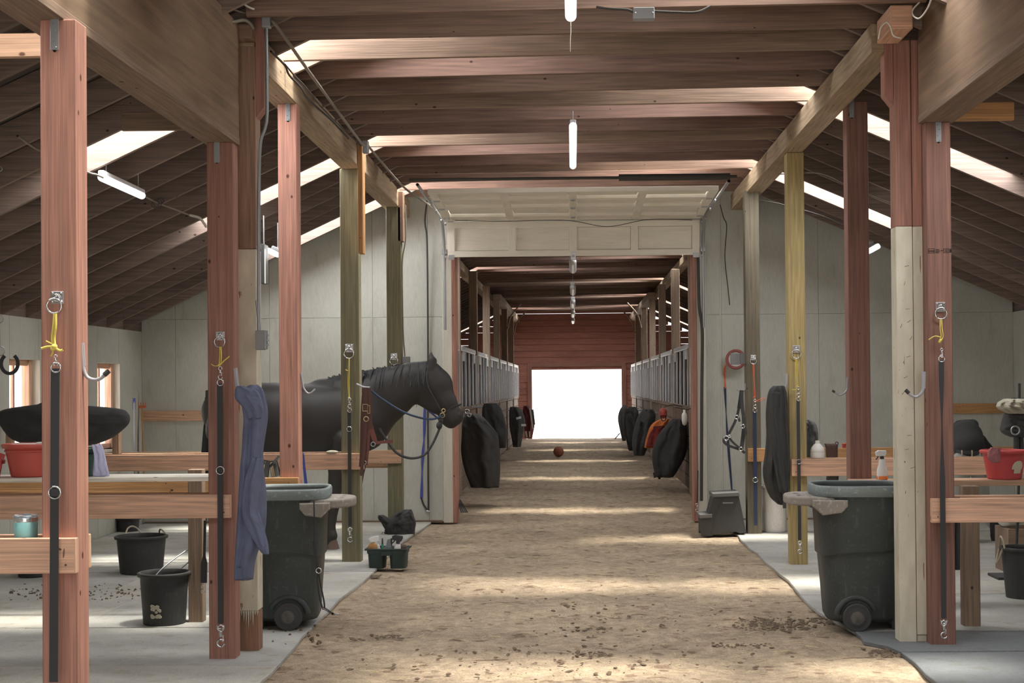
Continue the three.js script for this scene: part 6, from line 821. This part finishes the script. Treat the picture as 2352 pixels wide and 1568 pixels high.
function rug(label, rows, D, thick, mat, extra) { const t = thing('hanging_rug', label, 'horse rug', at((rows[0][1] + rows[0][2]) / 2, rows[0][0], D)); part(t, 'cloth', drape(rows, D, thick, { folds: 3, amp: 0.3, seedN: rows[0][1], seg: 48, rowsN: 40 }), mat); part(t, 'rack', barBetween(at((rows[0][1] + rows[0][2]) / 2, rows[0][0] + 8, D), at((rows[0][1] + rows[0][2]) / 2, rows[0][0] + 8, D).setX(Math.sign(at(rows[0][1], 900, D).x) * 1.77), 0.03, 0.03, 0.005), M.steel); extra?.(t, D); return t; }
const strip = (t, x0, y0, x1, y1, D, mat, w = 0.05) => part(t, 'stripe', ribbon([at(x0, y0, D), at((x0 + x1) / 2, (y0 + y1) / 2, D - 0.01), at(x1, y1, D)], w, 0.006), mat);
rug('biggest black rug hanging on the left of the far aisle, reaching near the floor', [[950, 1072, 1098, 0.6], [958, 1066, 1110, 0.9], [975, 1062, 1125, 1], [1000, 1061, 1143, 1], [1040, 1060, 1147, 1], [1080, 1068, 1149, 1], [1118, 1082, 1146, 0.9]], 20.3, 0.28, M.blackCloth, (t, D) => { strip(t, 1112, 968, 1143, 998, D - 0.32, M.greyRug, 0.03); part(t, 'buckle', [torus(0.03, 0.008, at(1073, 945, D - 0.2)), torus(0.025, 0.008, at(1078, 953, D - 0.2))], M.chrome); part(t, 'leg_strap', ribbon([at(1142, 1090, D), at(1145, 1112, D)], 0.03, 0.008), M.nylon); });
rug('black rug just behind the biggest one on the left of the far aisle', [[926, 1112, 1140, 0.6], [940, 1108, 1152, 0.9], [970, 1108, 1161, 1], [1000, 1110, 1164, 1], [1028, 1116, 1162, 0.8]], 24.4, 0.3, M.blackCloth);
rug('black rug with pale reflective strips further along the left of the far aisle', [[934, 1172, 1188, 0.6], [945, 1170, 1200, 0.9], [965, 1170, 1206, 1], [984, 1171, 1204, 1], [1010, 1176, 1199, 0.8], [1026, 1178, 1196, 0.6]], 32.5, 0.3, M.blackCloth, (t, D) => { strip(t, 1186, 961, 1197, 958, D - 0.36, M.reflective, 0.05); strip(t, 1197, 976, 1208, 976, D - 0.3, M.reflective, 0.05); });
rug('maroon and grey striped rug at the far end of the left stalls', [[932, 1203, 1214, 0.6], [940, 1201, 1221, 0.9], [960, 1202, 1227, 1], [976, 1204, 1228, 1], [1004, 1206, 1223, 0.8]], 38.5, 0.3, M.maroon, (t, D) => { strip(t, 1217, 936, 1224, 985, D - 0.34, M.reflective, 0.04); strip(t, 1223, 940, 1227, 975, D - 0.3, M.greyRug, 0.06); strip(t, 1208, 990, 1210, 1004, D - 0.36, M.cream, 0.05); strip(t, 1216, 990, 1217, 1003, D - 0.34, M.cream, 0.04); });
rug('orange and dark red rug on the right of the far aisle', [[962, 1518, 1538, 0.6], [970, 1502, 1534, 0.9], [982, 1492, 1530, 1], [1000, 1486, 1524, 1], [1015, 1482, 1512, 0.9], [1028, 1480, 1500, 0.8]], 24.0, 0.22, M.orangeRug, (t, D) => { part(t, 'fold', drape([[978, 1500, 1528, 0.8], [1000, 1490, 1522, 1], [1026, 1484, 1508, 0.9]], D - 0.14, 0.12, { folds: 3, amp: 0.3, seedN: 91, rowsN: 24 }), M.redRug); strip(t, 1500, 982, 1524, 978, D - 0.32, M.maroon, 0.02); });
rug('wide black rug beside the orange one, right of the far aisle', [[962, 1545, 1572, 0.6], [975, 1532, 1576, 0.9], [1000, 1512, 1578, 1], [1040, 1498, 1576, 1], [1080, 1502, 1556, 0.9], [1095, 1506, 1546, 0.7]], 22.8, 0.3, M.blackCloth, (t, D) => { part(t, 'leg_strap', [ribbon([at(1502, 1085, D), at(1504, 1097, D)], 0.03, 0.008), ribbon([at(1513, 1085, D), at(1515, 1100, D)], 0.04, 0.008)], M.nylon); });
rug('black rug sloping behind the orange one, right of the far aisle', [[940, 1478, 1500, 0.6], [955, 1466, 1506, 0.9], [985, 1456, 1500, 1], [1020, 1452, 1490, 1], [1045, 1456, 1480, 0.8]], 29.0, 0.28, M.blackCloth, (t, D) => strip(t, 1486, 945, 1474, 968, D - 0.32, M.greyRug, 0.12));
rug('dark rug hanging low, third from the end of the right stalls', [[934, 1445, 1460, 0.6], [945, 1436, 1466, 0.9], [970, 1433, 1466, 1], [1000, 1436, 1462, 1], [1034, 1444, 1458, 0.8]], 34.0, 0.28, M.blackCloth);
rug('grey-black rug against the daylight at the end of the right stalls', [[930, 1432, 1440, 0.6], [940, 1424, 1440, 0.9], [960, 1419, 1438, 1], [985, 1423, 1438, 1], [1012, 1429, 1437, 0.7]], 39.5, 0.22, M.greyRug, (t, D) => strip(t, 1424, 994, 1412, 1008, D - 0.2, M.maroon, 0.03));
{ const D = 23.6, c = at(1523, 948, D), t = thing('helmet', 'bright red riding helmet hanging above the orange rug', 'helmet', c); part(t, 'shell', new THREE.SphereGeometry(0.075, 24, 16).scale(0.9, 1.2, 1), M.red, true); part(t, 'chin_strap', tube([V(-0.05, -0.05, 0.04), V(-0.02, -0.12, 0.05), V(0.03, -0.12, 0.04), V(0.05, -0.03, 0.04)], 0.008, 16, 6), M.nylon, true); part(t, 'peak', new THREE.SphereGeometry(0.05, 16, 10).scale(1, 0.3, 0.8).translate(0, -0.03, 0.07), M.redB, true); part(t, 'cord', tube([V(0, 0.08, 0), V(0.06, 0.11, 0), V(0.17, 0.13, -0.02), V(0.33, 0.1, -0.03)], 0.006, 12, 5), M.nylon, true); }
{ const D = 21.5, c = at(1572, 962, D), t = thing('bottle', 'white bottle hanging on the first right stall of the far aisle', 'bottle', c); part(t, 'body', lathe([[0, -0.1], [0.03, -0.08], [0.042, -0.02], [0.042, 0.06], [0.03, 0.09], [0.018, 0.1], [0.018, 0.14], [0, 0.14]]), M.white, true); part(t, 'cord', tube([V(0, 0.13, 0), V(0.1, 0.16, 0), V(1.8 - c.x + 0.02, 0.17, 0)], 0.006, 6, 5), M.cableDark, true); }
{ const p = floorAt(1283, 1049), t = thing('ball', 'brown basketball lying in the middle of the far aisle', 'ball', V(p.x, 0.125, p.z)); part(t, 'cover', new THREE.SphereGeometry(0.122, 32, 24), M.ball, true); part(t, 'seam', [new THREE.TorusGeometry(0.1222, 0.002, 6, 40), new THREE.TorusGeometry(0.1222, 0.002, 6, 40).rotateX(Math.PI / 2), new THREE.TorusGeometry(0.1222, 0.002, 6, 40).rotateY(Math.PI / 2)], M.black, true); }

// ------------------------------------------------------------------ loose stuff on the ground
function scatter(name, geo, mat, n, f, label, category) {
  const m = new THREE.InstancedMesh(geo, mat, n), o = new THREE.Object3D(); m.name = name; m.castShadow = m.receiveShadow = true;
  for (let i = 0; i < n; i++) { f(o, i); o.updateMatrix(); m.setMatrixAt(i, o.matrix); } tag(m, label, category); m.userData.kind = 'stuff'; scene.add(m);
}
const clodGeo = new THREE.IcosahedronGeometry(0.02, 1); { const p = clodGeo.attributes.position; for (let i = 0; i < p.count; i++) { const s = 1 + 0.35 * Math.sin(p.getX(i) * 310 + p.getZ(i) * 190) * Math.cos(p.getY(i) * 250); p.setXYZ(i, p.getX(i) * s, p.getY(i) * s * 0.6, p.getZ(i) * s); } clodGeo.computeVertexNormals(); }
const heaps = [[1780, 1432, 110, 18, 500], [1900, 1426, 50, 10, 160], [2040, 1498, 60, 12, 160], [1330, 1445, 80, 8, 60], [1360, 1500, 60, 8, 50], [890, 1460, 40, 6, 50], [820, 1466, 20, 3, 20], [860, 1323, 14, 3, 50], [1700, 1480, 90, 8, 60], [1450, 1420, 400, 70, 150], [1300, 1520, 620, 50, 260], [1200, 1380, 330, 60, 60]];
scatter('soil_clods', clodGeo, M.clod, heaps.reduce((a, h) => a + h[4], 0), ((k, left) => (o) => { if (left <= 0) { k++; left = heaps[k][4]; } left--; const [x, y, sx, sy] = heaps[k], p = floorAt(x + (rnd() + rnd() - 1) * sx, y + (rnd() + rnd() - 1) * sy), s = rr(0.05, 1.0) ** 3 * 0.7 + 0.1; o.position.set(p.x, -0.003, p.z); o.rotation.set(rnd() * 6, rnd() * 6, rnd() * 6); o.rotation.x *= 0.05; o.rotation.z *= 0.05; o.scale.set(s * rr(0.8, 1.8), s * 0.6, s); })(0, heaps[0][4]), 'dark crumbs of soil and dung scattered over the dirt aisle', 'soil');
scatter('mat_crumbs', clodGeo, M.clod, 200, (o, i) => { const p = i < 150 ? floorAt(lerp(20, 330, rnd()), 1365 + (rnd() + rnd() - 1) * 24) : floorAt(lerp(560, 740, rnd()), 1400 + rnd() * 90), s = rr(0.2, i % 9 ? 0.7 : 1.4); o.position.set(p.x, 0.016, p.z); o.rotation.set(rnd(), rnd() * 6, rnd()); o.scale.set(s, s * 0.6, s); }, 'dark crumbs of dung lying on the left rubber mats', 'soil');
scatter('straw_bits', new THREE.CylinderGeometry(0.0018, 0.0014, 0.07, 5).rotateZ(Math.PI / 2), M.straw, 900, (o) => { const D = 6.6 + Math.pow(rnd(), 1.4) * 20, p = V(rr(-1.5, 1.7), 0, -D); o.position.set(p.x, 0.006, p.z); o.rotation.set(0, rnd() * 6, rr(-0.15, 0.15)); o.scale.setScalar(rr(0.4, 1.5)); }, 'pale bits of straw and shavings scattered over the dirt aisle', 'straw');
for (const o of scene.children) { delete o.userData.counts; o.traverse((c) => { delete c.userData.counts; }); }
renderer.render(scene, camera);
